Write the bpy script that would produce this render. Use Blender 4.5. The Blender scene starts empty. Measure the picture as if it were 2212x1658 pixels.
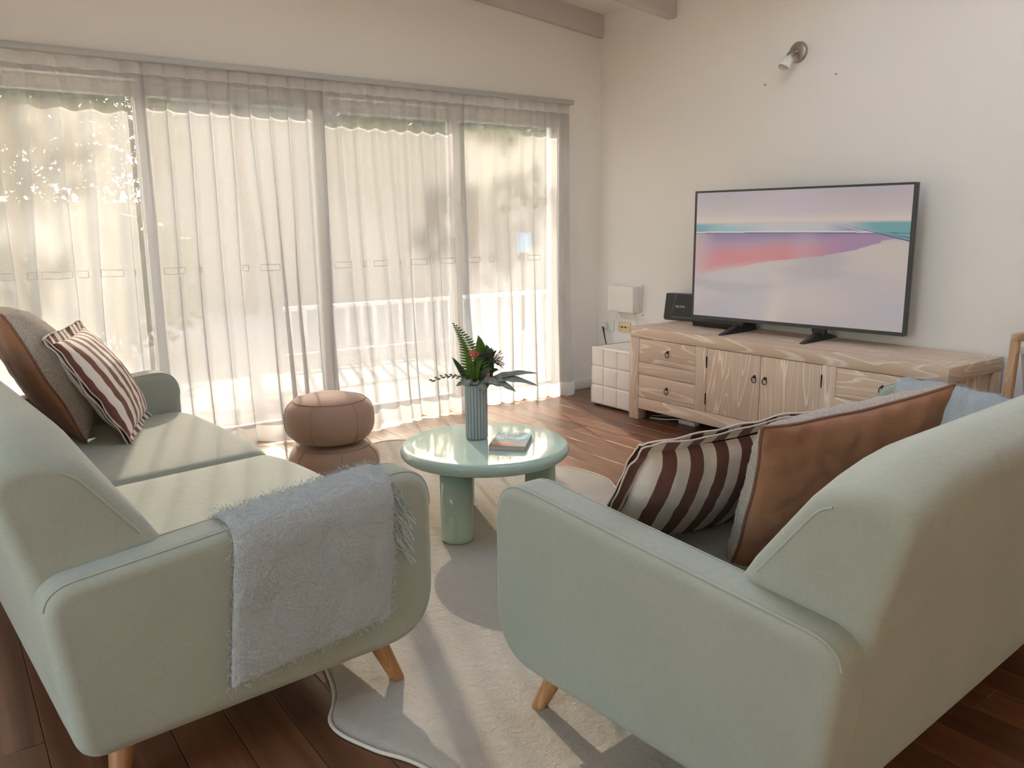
import bpy, bmesh, math, random
import numpy as np
from mathutils import Vector, Matrix, noise

random.seed(7)
rng = np.random.default_rng(11)
S = bpy.context.scene
COL = S.collection
PI = math.pi
R = math.radians

# ------------------------------------------------------------------ camera
FPX = 1752.5
cam_d = bpy.data.cameras.new('camera')
cam_d.sensor_fit = 'HORIZONTAL'; cam_d.sensor_width = 36.0
cam_d.lens = FPX / 2212.0 * 36.0
cam_d.clip_start = 0.02; cam_d.clip_end = 200
cam = bpy.data.objects.new('camera', cam_d); COL.objects.link(cam)
yaw, pitch, roll = 0.622878, 0.192890, -0.008988
_f = Vector((math.sin(yaw) * math.cos(pitch), math.cos(yaw) * math.cos(pitch), -math.sin(pitch)))
_r = Vector((math.cos(yaw), -math.sin(yaw), 0)); _u = _r.cross(_f)
_r2 = math.cos(roll) * _r + math.sin(roll) * _u; _u2 = -math.sin(roll) * _r + math.cos(roll) * _u
CAM = Vector((-4.2943, -4.8035, 1.2728))
M = Matrix((_r2, _u2, -_f)).transposed().to_4x4(); M.translation = CAM
cam.matrix_world = M
S.camera = cam

# ------------------------------------------------------------------ light
EXPO = 1.57
w = bpy.data.worlds.new('sky'); S.world = w; w.use_nodes = True
nt = w.node_tree; nt.nodes.clear()
sky = nt.nodes.new('ShaderNodeTexSky'); sky.sky_type = 'NISHITA'; sky.sun_disc = False
sky.sun_elevation = R(27); sky.sun_rotation = R(18); sky.air_density = 1.0; sky.dust_density = 2.5
bg = nt.nodes.new('ShaderNodeBackground'); bg.inputs[1].default_value = 0.9
wo = nt.nodes.new('ShaderNodeOutputWorld')
wb = nt.nodes.new('ShaderNodeMix'); wb.data_type = 'RGBA'; wb.blend_type = 'MULTIPLY'; wb.inputs[0].default_value = 1.0
wb.inputs[7].default_value = (1.0, 0.88, 0.74, 1.0)       # the photograph's warm white balance
nt.links.new(sky.outputs[0], wb.inputs[6]); nt.links.new(wb.outputs[2], bg.inputs[0]); nt.links.new(bg.outputs[0], wo.inputs[0])
sun_d = bpy.data.lights.new('sun', 'SUN'); sun_d.energy = 8.6; sun_d.angle = R(0.6); sun_d.color = (1.0, 0.88, 0.76)
sun = bpy.data.objects.new('sun', sun_d); COL.objects.link(sun)
SUN_EL = R(27.0)
sdir = Vector((-0.31 * math.cos(SUN_EL), -0.95 * math.cos(SUN_EL), -math.sin(SUN_EL))).normalized()
sun.rotation_euler = sdir.to_track_quat('-Z', 'Y').to_euler(); sun.location = (2, 8, 6)
def portal(loc, rot, sx, sy):
    # marks a window or added opening for the sky light (a portal gives off no light itself)
    d = bpy.data.lights.new('window_portal', 'AREA'); d.shape = 'RECTANGLE'; d.size = sx; d.size_y = sy; d.cycles.is_portal = True
    o = bpy.data.objects.new('window_portal', d); COL.objects.link(o); o.location = loc; o.rotation_euler = rot
portal((-2.8, 0.16, 1.02), (R(-90), 0, 0), 4.9, 2.1)
portal((-6.32, -3.55, 1.2), (0, R(-90), 0), 2.3, 1.5)
portal((-2.0, -3.15, 3.22), (0, 0, 0), 2.2, 2.3)
vs = S.view_settings
S.display_settings.display_device = 'sRGB'
vs.view_transform = 'Standard'; vs.look = 'None'; vs.gamma = 1.0; vs.use_curve_mapping = False
vs.exposure = EXPO
cy = S.cycles
cy.max_bounces = 10; cy.diffuse_bounces = 6; cy.glossy_bounces = 4; cy.transmission_bounces = 8
cy.transparent_max_bounces = 18; cy.sample_clamp_indirect = 6.0; cy.use_denoising = True; cy.use_adaptive_sampling = True; cy.adaptive_threshold = 0.02
cy.caustics_reflective = False; cy.caustics_refractive = False

# ------------------------------------------------------------------ materials
def lin(c):
    return tuple(((x / 255.0) / 12.92 if x / 255.0 <= 0.04045 else ((x / 255.0 + 0.055) / 1.055) ** 2.4) for x in c)

class NT:
    def __init__(s, name):
        s.m = bpy.data.materials.new(name); s.m.use_nodes = True
        s.t = s.m.node_tree; s.t.nodes.clear(); s.out = s.n('ShaderNodeOutputMaterial')
    def n(s, typ, **kw):
        x = s.t.nodes.new(typ)
        for k, v in kw.items():
            if k[0] == 'i' and k[1:].isdigit(): s.put(x.inputs[int(k[1:])], v)
            elif k in x.inputs.keys(): s.put(x.inputs[k], v)
            else: setattr(x, k, v)
        return x
    def put(s, sock, v):
        if hasattr(v, 'is_output'): s.t.links.new(v, sock)
        elif isinstance(v, bpy.types.Node): s.t.links.new(v.outputs[0], sock)
        else:
            if isinstance(v, tuple) and len(v) == 3 and sock.type == 'RGBA': v = (*v, 1)
            sock.default_value = v
    def coords(s, scale=(1, 1, 1), rot=(0, 0, 0), loc=(0, 0, 0), kind='Object'):
        tc = s.n('ShaderNodeTexCoord'); mp = s.n('ShaderNodeMapping')
        s.t.links.new(tc.outputs[kind], mp.inputs[0])
        mp.inputs['Scale'].default_value = scale; mp.inputs['Rotation'].default_value = rot; mp.inputs['Location'].default_value = loc
        return mp.outputs[0]
    def noise(s, vec, scale, detail=3, rough=0.55, dist=0.0):
        x = s.n('ShaderNodeTexNoise'); s.put(x.inputs['Vector'], vec); x.inputs['Scale'].default_value = scale
        x.inputs['Detail'].default_value = detail; x.inputs['Roughness'].default_value = rough; x.inputs['Distortion'].default_value = dist
        return x.outputs[0]
    def ramp(s, fac, stops, interp='LINEAR'):
        x = s.n('ShaderNodeValToRGB'); s.put(x.inputs[0], fac); cr = x.color_ramp; cr.interpolation = interp
        while len(cr.elements) < len(stops): cr.elements.new(0.5)
        for e, (p, c) in zip(cr.elements, stops):
            e.position = p; e.color = (*c, 1) if len(c) == 3 else c
        return x.outputs[0]
    def mix(s, fac, a, b, typ='MIX'):
        x = s.n('ShaderNodeMix', data_type='RGBA', blend_type=typ)
        s.put(x.inputs[0], fac); s.put(x.inputs[6], a); s.put(x.inputs[7], b); return x.outputs[2]
    def math(s, op, a, b=0.0, c=0.0):
        x = s.n('ShaderNodeMath', operation=op); s.put(x.inputs[0], a); s.put(x.inputs[1], b)
        if op in ('MULTIPLY_ADD', 'WRAP', 'COMPARE'): s.put(x.inputs[2], c)
        return x.outputs[0]
    def bump(s, h, strength=0.3, dist=0.01):
        x = s.n('ShaderNodeBump'); s.put(x.inputs['Height'], h); x.inputs['Strength'].default_value = strength
        x.inputs['Distance'].default_value = dist; return x.outputs[0]
    def pbr(s, color, rough=0.6, normal=None, spec=0.5, metal=0.0, sheen=0.0, coat=0.0, **kw):
        b = s.n('ShaderNodeBsdfPrincipled'); s.put(b.inputs['Base Color'], color); s.put(b.inputs['Roughness'], rough)
        b.inputs['Specular IOR Level'].default_value = spec; b.inputs['Metallic'].default_value = metal
        b.inputs['Sheen Weight'].default_value = sheen; b.inputs['Coat Weight'].default_value = coat
        b.inputs['Sheen Roughness'].default_value = 0.4
        if normal is not None: s.put(b.inputs['Normal'], normal)
        for k, v in kw.items(): s.put(b.inputs[k.replace('_', ' ')], v)
        s.t.links.new(b.outputs[0], s.out.inputs[0]); return b
    def surf(s, sh): s.t.links.new(sh.outputs[0] if isinstance(sh, bpy.types.Node) else sh, s.out.inputs[0])

MT = {}
def plain(name, col, rough=0.5, metal=0.0, spec=0.5, var=0.06, scale=30, bump=0.0, coat=0.0, sheen=0.0):
    n = NT(name); v = n.coords(); nz = n.noise(v, scale, 3)
    c = n.mix(nz, tuple(x * (1 - var) for x in col), tuple(min(1, x * (1 + var)) for x in col))
    nb = n.bump(n.noise(v, scale * 6, 2), bump, 0.004) if bump else None
    n.pbr(c, rough, nb, spec, metal, sheen, coat); MT[name] = n.m; return n.m

def fabric(name, col, weave=900, wb=0.25, wr=0.12, sheen=0.25, var=0.08, rough=0.9):
    n = NT(name); v = n.coords()
    n1 = n.noise(v, 5, 4); n2 = n.noise(n.coords((1, 1, 0.12)), weave * 0.5, 2); n3 = n.noise(n.coords((0.12, 0.12, 1)), weave * 0.5, 2)
    wv = n.math('ADD', n2, n3)
    c = n.mix(n1, tuple(x * (1 - var) for x in col), tuple(min(1, x * (1 + var)) for x in col))
    c = n.mix(n.math('MULTIPLY', wv, 0.5), n.mix(1.0, c, (0.80, 0.80, 0.80), 'MULTIPLY'), n.mix(1.0, c, (1.12, 1.12, 1.12), 'MULTIPLY'))
    h = n.math('ADD', n.math('MULTIPLY', wv, wb), n.math('MULTIPLY', n.noise(v, 14, 4), wr * 12))
    n.pbr(c, rough, n.bump(h, 0.35, 0.004), 0.25, 0, sheen); MT[name] = n.m; return n.m

fabric('sage_fabric', (0.332, 0.355, 0.298))
fabric('sage_stitch', (0.37, 0.395, 0.335))
fabric('brown_velvet', (0.33, 0.16, 0.09), weave=500, wb=0.15, wr=0.02, sheen=0.15, var=0.06, rough=0.88)
fabric('brown_piping', (0.20, 0.095, 0.058), weave=500)
fabric('pouf_fabric', (0.37, 0.235, 0.168), weave=700, sheen=0.35)
fabric('pouf_seam', (0.30, 0.165, 0.11), weave=700)
def woolly(name, c1, c2, c3, scale, bs, bd):
    n = NT(name); v = n.coords()
    vo = n.n('ShaderNodeTexVoronoi'); n.put(vo.inputs['Vector'], n.mix(0.012, v, n.n('ShaderNodeTexNoise', Scale=scale * 0.5, Vector=v).outputs[1])); vo.inputs['Scale'].default_value = scale
    a = n.noise(v, scale * 1.4, 4, 0.75, 1.5); b = n.noise(v, 7, 3)
    c = n.mix(n.ramp(vo.outputs[0], [(0.15, (0, 0, 0)), (0.75, (1, 1, 1))]), c1, c2)
    c = n.mix(n.ramp(a, [(0.42, (0, 0, 0)), (0.62, (1, 1, 1))]), c, c3)
    c = n.mix(n.math('MULTIPLY', b, 0.25), c, n.mix(1.0, c, (0.8, 0.8, 0.8), 'MULTIPLY'))
    h = n.math('SUBTRACT', a, n.math('MULTIPLY', vo.outputs[0], 0.8))
    n.pbr(c, 0.95, n.bump(h, bs, bd), 0.1, 0, 0.4); MT[name] = n.m
woolly('blue_wool', (0.69, 0.735, 0.735), (0.52, 0.555, 0.56), (0.77, 0.805, 0.80), 210, 0.9, 0.006)
woolly('boucle', (0.86, 0.75, 0.63), (0.50, 0.40, 0.31), (0.88, 0.78, 0.66), 170, 1.0, 0.008)
fabric('cream_fabric', (0.66, 0.60, 0.53), weave=700)

def stripes():
    n = NT('striped_linen')
    tc = n.n('ShaderNodeTexCoord'); sp = n.n('ShaderNodeSeparateXYZ'); n.t.links.new(tc.outputs['Object'], sp.inputs[0])
    f = n.math('FRACT', n.math('ADD', n.math('MULTIPLY', sp.outputs[0], 1 / 0.074), 20.25))
    st = n.math('GREATER_THAN', f, 0.5)
    v = n.coords(); wv = n.noise(v, 420, 3)
    a = n.mix(wv, (0.60, 0.53, 0.46), (0.80, 0.72, 0.64)); b = n.mix(wv, (0.105, 0.042, 0.032), (0.22, 0.098, 0.075))
    h = n.math('ADD', n.math('MULTIPLY', wv, 0.25), n.math('MULTIPLY', n.noise(v, 22, 4), 1.2))
    n.pbr(n.mix(st, a, b), 0.92, n.bump(h, 0.4, 0.004), 0.2, 0, 0.2); MT['striped_linen'] = n.m
stripes()
fabric('linen_edge', (0.66, 0.56, 0.48), weave=500)

def wood(name, axis, c1, c2, c3, rough=0.55, ring=15.0, coat=0.0, fine=1.0):
    """washed timber: growth rings stretched along one axis, pale grain filling"""
    n = NT(name)
    oi = n.n('ShaderNodeObjectInfo')
    sc = [6.0, 6.0, 6.0]; sc[axis] = 0.55
    tc = n.n('ShaderNodeTexCoord')
    off = n.n('ShaderNodeVectorMath', operation='MULTIPLY_ADD'); n.t.links.new(oi.outputs['Random'], off.inputs[0])
    off.inputs[1].default_value = (3.1, 7.3, 5.7); n.t.links.new(tc.outputs['Object'], off.inputs[2])
    mp = n.n('ShaderNodeMapping'); n.t.links.new(off.outputs[0], mp.inputs[0]); mp.inputs['Scale'].default_value = sc
    base = n.noise(mp.outputs[0], 1.0, 2, 0.5, 0.6)
    rings = n.math('FRACT', n.math('MULTIPLY', base, ring))
    rl = n.ramp(rings, [(0.0, (0, 0, 0)), (0.72, (0.15, 0.15, 0.15)), (0.9, (1, 1, 1)), (1.0, (0, 0, 0))])
    sc2 = [220.0, 220.0, 220.0]; sc2[axis] = 5.0
    mp2 = n.n('ShaderNodeMapping'); n.t.links.new(off.outputs[0], mp2.inputs[0]); mp2.inputs['Scale'].default_value = sc2
    fib = n.noise(mp2.outputs[0], 1.0, 3, 0.6)
    big = n.noise(mp.outputs[0], 0.5, 2)
    c = n.mix(big, c1, c2)
    c = n.mix(n.math('MULTIPLY', rl, n.math('MULTIPLY', fib, 1.7 * fine)), c, c3)
    c = n.mix(n.math('MULTIPLY', fib, 0.35), c, n.mix(1.0, c, (0.72, 0.70, 0.68), 'MULTIPLY'))
    n.pbr(c, rough, n.bump(n.math('ADD', n.math('MULTIPLY', fib, 0.5), n.math('MULTIPLY', rl, 0.25)), 0.2, 0.003), 0.35, 0, 0, coat)
    MT[name] = n.m; return n.m
OAK = ((0.60, 0.435, 0.31), (0.68, 0.51, 0.375), (0.90, 0.80, 0.68))
wood('oak_y', 1, *OAK); wood('oak_z', 2, *OAK); wood('oak_x', 0, *OAK)
wood('leg_wood', 2, (0.30, 0.14, 0.055), (0.40, 0.20, 0.085), (0.48, 0.28, 0.14), 0.4)
wood('stand_wood', 2, (0.44, 0.26, 0.14), (0.52, 0.32, 0.18), (0.6, 0.42, 0.27), 0.5)

def floor_wood():
    n = NT('floor_timber'); oi = n.n('ShaderNodeObjectInfo'); tc = n.n('ShaderNodeTexCoord')
    off = n.n('ShaderNodeVectorMath', operation='MULTIPLY_ADD'); n.t.links.new(oi.outputs['Random'], off.inputs[0])
    off.inputs[1].default_value = (13.1, 17.3, 5.7); n.t.links.new(tc.outputs['Object'], off.inputs[2])
    mp = n.n('ShaderNodeMapping'); n.t.links.new(off.outputs[0], mp.inputs[0]); mp.inputs['Scale'].default_value = (14, 0.9, 14)
    a = n.noise(mp.outputs[0], 1.0, 4, 0.6, 0.8)
    mp2 = n.n('ShaderNodeMapping'); n.t.links.new(off.outputs[0], mp2.inputs[0]); mp2.inputs['Scale'].default_value = (160, 5, 160)
    b = n.noise(mp2.outputs[0], 1.0, 3)
    c = n.ramp(a, [(0.25, (0.105, 0.042, 0.019)), (0.5, (0.20, 0.085, 0.038)), (0.75, (0.285, 0.130, 0.062))])
    tint = n.ramp(oi.outputs['Random'], [(0.0, (0.66, 0.63, 0.61)), (0.5, (0.85, 0.83, 0.82)), (1.0, (1.02, 0.98, 0.95))])
    c = n.mix(1.0, c, tint, 'MULTIPLY')
    c = n.mix(n.math('MULTIPLY', b, 0.4), c, n.mix(1.0, c, (0.6, 0.57, 0.55), 'MULTIPLY'))
    n.pbr(c, n.math('MULTIPLY_ADD', b, 0.12, 0.27), n.bump(b, 0.05, 0.002), 0.5); MT['floor_timber'] = n.m
floor_wood()

def wallmat(name, col):
    n = NT(name); v = n.coords(); a = n.noise(v, 1.2, 3); b = n.noise(v, 240, 2)
    c = n.mix(a, tuple(x * 0.97 for x in col), col)
    n.pbr(c, 0.85, n.bump(b, 0.06, 0.002), 0.25); MT[name] = n.m
wallmat('wall_paint', (0.80, 0.765, 0.72)); wallmat('ceiling_paint', (0.82, 0.79, 0.75)); wallmat('beam_paint', (0.60, 0.57, 0.54))
plain('white_paint', (0.78, 0.76, 0.72), 0.5); plain('frame_grey', (0.42, 0.44, 0.44), 0.4)
plain('rail_metal', (0.42, 0.42, 0.40), 0.4)
plain('table_gloss', (0.40, 0.52, 0.44), 0.05, 0, 0.4, 0.02, coat=0.0)
def vase_mat():
    n = NT('vase_glaze'); v = n.coords(); a = n.noise(v, 14, 3)
    n.pbr(n.mix(a, (0.34, 0.395, 0.40), (0.42, 0.47, 0.465)), 0.35, None, 0.5, coat=0.15); MT['vase_glaze'] = n.m
vase_mat()
plain('vase_groove', (0.13, 0.16, 0.17), 0.6)
plain('black_plastic', (0.022, 0.024, 0.025), 0.38); plain('black_gloss', (0.013, 0.013, 0.014), 0.15)
plain('tv_bezel', (0.045, 0.048, 0.047), 0.35); plain('grey_facet', (0.20, 0.20, 0.19), 0.4)
plain('iron', (0.045, 0.035, 0.028), 0.45, 0.8); plain('white_plastic', (0.74, 0.71, 0.66), 0.35)
plain('cream_plastic', (0.72, 0.55, 0.33), 0.4); plain('switch_brown', (0.12, 0.07, 0.04), 0.4)
plain('nickel', (0.40, 0.36, 0.31), 0.38, 0.85)
def leather():
    n = NT('white_leather'); v = n.coords(); a = n.noise(v, 180, 3); b = n.noise(v, 9, 3)
    n.pbr(n.mix(b, (0.80, 0.735, 0.66), (0.87, 0.81, 0.745)), 0.42, n.bump(n.math('ADD', n.math('MULTIPLY', a, 0.25), b), 0.2, 0.006), 0.45); MT['white_leather'] = n.m
leather()
plain('white_thread', (0.70, 0.66, 0.60), 0.8); plain('page_paper', (0.50, 0.46, 0.41), 0.8); plain('book_grey', (0.11, 0.105, 0.10), 0.5)
plain('white_ink', (0.82, 0.84, 0.82), 0.5)
def frosted():
    n = NT('frosted_glass')
    b = n.pbr((0.93, 0.92, 0.88), 0.35, None, 0.5); b.inputs['Transmission Weight'].default_value = 0.12; MT['frosted_glass'] = n.m
frosted()
def rugmat():
    n = NT('rug_pile'); v = n.coords(); a = n.noise(v, 6, 4); b = n.noise(v, 170, 4, 0.7, 1.5); c2 = n.math('MULTIPLY', n.noise(v, 28, 4, 0.7, 1.0), 2.5)
    c = n.mix(a, (0.83, 0.745, 0.62), (0.90, 0.825, 0.71))
    c = n.mix(n.math('MULTIPLY', b, 0.5), c, n.mix(1.0, c, (0.66, 0.64, 0.60), 'MULTIPLY'))
    n.pbr(c, 0.95, n.bump(n.math('ADD', b, c2), 0.9, 0.02), 0.1, 0, 0.35); MT['rug_pile'] = n.m
rugmat(); fabric('rug_edge', (0.60, 0.55, 0.46), weave=300)

def sheer(name, tint, transp, dif=0.30, cool=0.0):
    n = NT(name); v = n.coords()
    w1 = n.noise(n.coords((1, 1, 9)), 110, 3, 0.7); w2 = n.noise(n.coords((9, 9, 1)), 110, 3, 0.7)
    wv = n.math('MULTIPLY', n.math('ADD', w1, w2), 0.5)
    tr = n.n('ShaderNodeBsdfTransparent'); n.put(tr.inputs[0], (0.97, 0.96, 0.95))
    tl = n.n('ShaderNodeBsdfTranslucent'); n.put(tl.inputs[0], tint)
    df = n.n('ShaderNodeBsdfDiffuse'); n.put(df.inputs[0], (0.80, 0.785, 0.77))
    m1 = n.n('ShaderNodeMixShader'); m1.inputs[0].default_value = dif; n.put(m1.inputs[1], tl); n.put(m1.inputs[2], df)
    m2 = n.n('ShaderNodeMixShader'); lw_ = n.n('ShaderNodeLayerWeight'); lw_.inputs[0].default_value = 0.5      # cloth seen edge-on closes up
    n.put(m2.inputs[0], n.math('MULTIPLY', n.ramp(wv, [(0.33, (transp * 0.7,) * 3), (0.67, (transp * 1.3,) * 3)]), n.math('MULTIPLY_ADD', lw_.outputs[1], -1.0, 1.32)))
    n.put(m2.inputs[1], m1); n.put(m2.inputs[2], tr)
    n.surf(m2); MT[name] = n.m
sheer('sheer_voile', (0.255, 0.25, 0.248), 0.29); sheer('sheer_double', (0.56, 0.545, 0.53), 0.20, 0.4)
plain('embroidery', (0.60, 0.56, 0.52), 0.8)
def glass():
    n = NT('window_glass'); tr = n.n('ShaderNodeBsdfTransparent'); gl = n.n('ShaderNodeBsdfGlossy'); gl.inputs['Roughness'].default_value = 0.02
    n.put(tr.inputs[0], (0.90, 0.91, 0.90)); m = n.n('ShaderNodeMixShader'); m.inputs[0].default_value = 0.06
    n.put(m.inputs[1], tr); n.put(m.inputs[2], gl); n.surf(m); MT['window_glass'] = n.m
    n = NT('weak_dimming_screen'); tr = n.n('ShaderNodeBsdfTransparent'); df = n.n('ShaderNodeBsdfDiffuse'); n.put(df.inputs[0], (0.12, 0.12, 0.12))  # weak grey veil, added to dim the outer doors
    m = n.n('ShaderNodeMixShader'); m.inputs[0].default_value = 0.14
    n.put(m.inputs[1], tr); n.put(m.inputs[2], df); n.surf(m); MT['weak_dimming_screen'] = n.m
    n = NT('dimming_screen'); tr = n.n('ShaderNodeBsdfTransparent'); df = n.n('ShaderNodeBsdfDiffuse'); n.put(df.inputs[0], (0.10, 0.10, 0.10))  # stronger grey veil, added to dim the two middle doors
    m = n.n('ShaderNodeMixShader'); m.inputs[0].default_value = 0.28
    n.put(m.inputs[1], tr); n.put(m.inputs[2], df); n.surf(m); MT['dimming_screen'] = n.m
glass()
def leafmat(name, c1, c2, trans=0.3, rough=0.4, scale=60):
    n = NT(name); v = n.coords(); a = n.noise(v, scale, 3)
    c = n.mix(a, c1, c2); b = n.n('ShaderNodeBsdfPrincipled'); n.put(b.inputs['Base Color'], c); b.inputs['Roughness'].default_value = rough
    t = n.n('ShaderNodeBsdfTranslucent'); n.put(t.inputs[0], c); m = n.n('ShaderNodeMixShader'); m.inputs[0].default_value = trans
    n.put(m.inputs[1], b); n.put(m.inputs[2], t); n.surf(m); MT[name] = n.m
leafmat('tree_leaf', (0.05, 0.10, 0.025), (0.12, 0.19, 0.05), 0.35, 0.5, 3)
leafmat('fern_green', (0.075, 0.15, 0.015), (0.15, 0.25, 0.03), 0.45)
leafmat('dark_green', (0.018, 0.045, 0.018), (0.05, 0.095, 0.035), 0.2)
leafmat('grey_leaf', (0.06, 0.09, 0.055), (0.42, 0.41, 0.34), 0.2, 0.35, 45)
leafmat('red_petal', (0.42, 0.07, 0.045), (0.6, 0.16, 0.09), 0.3)
leafmat('brown_bud', (0.075, 0.04, 0.032), (0.16, 0.085, 0.07), 0.15)
plain('bark', (0.10, 0.07, 0.05), 0.9, bump=0.5); plain('paving', (0.52, 0.48, 0.43), 0.85, scale=4)
plain('garden_wall_render', (0.36, 0.32, 0.28), 0.9, scale=3); plain('fence_white', (0.72, 0.74, 0.74), 0.6)
plain('blue_panel', (0.25, 0.45, 0.62), 0.6)
def attr_mat(name, emit):
    n = NT(name); a = n.n('ShaderNodeAttribute', attribute_name='col')
    if emit:
        e = n.n('ShaderNodeEmission'); n.put(e.inputs[0], a.outputs[0]); e.inputs[1].default_value = emit
        g = n.n('ShaderNodeBsdfGlossy'); g.inputs['Roughness'].default_value = 0.22; n.put(g.inputs[0], (0.05, 0.05, 0.05))
        s = n.n('ShaderNodeAddShader'); n.put(s.inputs[0], e); n.put(s.inputs[1], g); n.surf(s)
    else: n.pbr(a.outputs[0], 0.55, None, 0.15)
    MT[name] = n.m
attr_mat('screen_picture', 0.275); attr_mat('cover_print', 0)

# ------------------------------------------------------------------ mesh helpers
def link(o, parent=None):
    COL.objects.link(o)
    if parent is not None: o.parent = parent
    return o
def mk(name, V, F, mat, parent=None, smooth=True):
    me = bpy.data.meshes.new(name); me.from_pydata([tuple(map(float, v)) for v in V], [], [tuple(int(i) for i in f) for f in F]); me.update()
    me.validate()
    if mat: me.materials.append(MT[mat])
    if smooth: me.polygons.foreach_set('use_smooth', [True] * len(me.polygons))
    return link(bpy.data.objects.new(name, me), parent)
def tag(o, label, cat, group=None):
    o['label'] = label; o['category'] = cat
    if group: o['group'] = group
    return o
def struct(o): o['kind'] = 'structure'; return o
def thing(name, label, cat, loc=(0, 0, 0), rz=0.0, group=None):
    o = bpy.data.objects.new(name, None); o.empty_display_size = 0.1; link(o); o.location = loc; o.rotation_euler = (0, 0, rz)
    return tag(o, label, cat, group)
def dup(o, parent=None, **kw):
    c = o.copy(); link(c, parent)
    for k, v in kw.items(): setattr(c, k, v)
    return c

BOXF = [(0, 3, 2, 1), (4, 5, 6, 7), (0, 1, 5, 4), (1, 2, 6, 5), (2, 3, 7, 6), (3, 0, 4, 7)]
def boxv(x0, x1, y0, y1, z0, z1):
    return [(x0, y0, z0), (x1, y0, z0), (x1, y1, z0), (x0, y1, z0), (x0, y0, z1), (x1, y0, z1), (x1, y1, z1), (x0, y1, z1)]
class MB:
    def __init__(s): s.V = []; s.F = []
    def add(s, V, F):
        k = len(s.V); s.V += [tuple(v) for v in V]; s.F += [tuple(i + k for i in f) for f in F]; return s
    def box(s, *a): return s.add(boxv(*a), BOXF)
    def build(s, name, mat, parent=None, smooth=False): return mk(name, s.V, s.F, mat, parent, smooth)
def bevel_obj(o, w, seg=2):
    bm = bmesh.new(); bm.from_mesh(o.data)
    bmesh.ops.bevel(bm, geom=bm.edges[:], offset=w, segments=seg, profile=0.5, affect='EDGES', clamp_overlap=True)
    bm.normal_update(); bm.to_mesh(o.data); bm.free(); o.data.update()
    o.data.polygons.foreach_set('use_smooth', [True] * len(o.data.polygons))
    try: o.data.set_sharp_from_angle(angle=R(40))
    except Exception: pass
    return o
def box(name, x0, x1, y0, y1, z0, z1, mat, parent=None, bev=0.0, seg=2):
    o = mk(name, boxv(min(x0, x1), max(x0, x1), min(y0, y1), max(y0, y1), min(z0, z1), max(z0, z1)), BOXF, mat, parent, False)
    if bev: bevel_obj(o, bev, seg)
    return o
def grid_faces(nu, nv, wrap_u=False, wrap_v=False):
    F = []
    for i in range(nu if wrap_u else nu - 1):
        for j in range(nv if wrap_v else nv - 1):
            i2 = (i + 1) % nu; j2 = (j + 1) % nv
            F.append((i * nv + j, i2 * nv + j, i2 * nv + j2, i * nv + j2))
    return F
def lathe(prof, n=48, cx=0, cy=0, cap=True):
    V = []
    for k in range(n):
        a = 2 * PI * k / n; c, s = math.cos(a), math.sin(a)
        for r, z in prof: V.append((cx + r * c, cy + r * s, z))
    F = grid_faces(n, len(prof), wrap_u=True)
    if cap:
        m = len(prof)
        F.append(tuple(k * m for k in range(n))[::-1]); F.append(tuple(k * m + m - 1 for k in range(n)))
    return V, F
def tube(pts, r, n=8, closed=False, rads=None):
    P = [Vector(p) for p in pts]; m = len(P); V = []; up = Vector((0.13, 0.21, 0.97))
    prevx = None
    for i in range(m):
        a = P[(i - 1) % m] if (closed or i > 0) else P[i]; b = P[(i + 1) % m] if (closed or i < m - 1) else P[i]
        t = (b - a); t = t.normalized() if t.length > 1e-9 else Vector((0, 0, 1))
        if prevx is None:
            x = t.cross(up); x = x.normalized() if x.length > 1e-5 else t.cross(Vector((1, 0, 0))).normalized()
        else:
            x = prevx - t * prevx.dot(t); x = x.normalized() if x.length > 1e-6 else t.cross(up).normalized()
        prevx = x; y = t.cross(x); rr = rads[i] if rads else r
        for k in range(n):
            q = 2 * PI * k / n; V.append(P[i] + x * (rr * math.cos(q)) + y * (rr * math.sin(q)))
    F = grid_faces(m, n, wrap_u=closed, wrap_v=True)
    if not closed: F.append(tuple(range(n))[::-1]); F.append(tuple((m - 1) * n + k for k in range(n)))
    return V, F
def tobj(name, pts, r, mat, parent=None, n=8, closed=False, rads=None):
    V, F = tube(pts, r, n, closed, rads); return mk(name, V, F, mat, parent)
def round_poly(pts, rads, n=8):
    """polygon with rounded corners (2D)"""
    out = []; m = len(pts)
    for i in range(m):
        p = np.array(pts[i], float); a = np.array(pts[i - 1], float); b = np.array(pts[(i + 1) % m], float)
        r = rads[i]; da = (a - p); la = np.linalg.norm(da); da /= la; db = (b - p); lb = np.linalg.norm(db); db /= lb
        ang = math.acos(max(-1, min(1, float(da @ db)))); t = min(r / math.tan(ang / 2), la * 0.48, lb * 0.48)
        s0 = p + da * t; s1 = p + db * t
        for k in range(n + 1):
            q = k / n; out.append((1 - q) ** 2 * s0 + 2 * q * (1 - q) * p + q * q * s1)
    return np.array(out)
def inset(poly, d):
    """offset a closed 2D polygon inwards by d along vertex normals (counter-clockwise or not)"""
    area = 0.5 * np.sum(poly[:, 0] * np.roll(poly[:, 1], -1) - np.roll(poly[:, 0], -1) * poly[:, 1])
    t = np.roll(poly, -1, 0) - np.roll(poly, 1, 0); t /= np.maximum(np.linalg.norm(t, axis=1, keepdims=True), 1e-9)
    nrm = np.stack([-t[:, 1], t[:, 0]], 1) * (1 if area > 0 else -1)
    return poly + nrm * d
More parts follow.
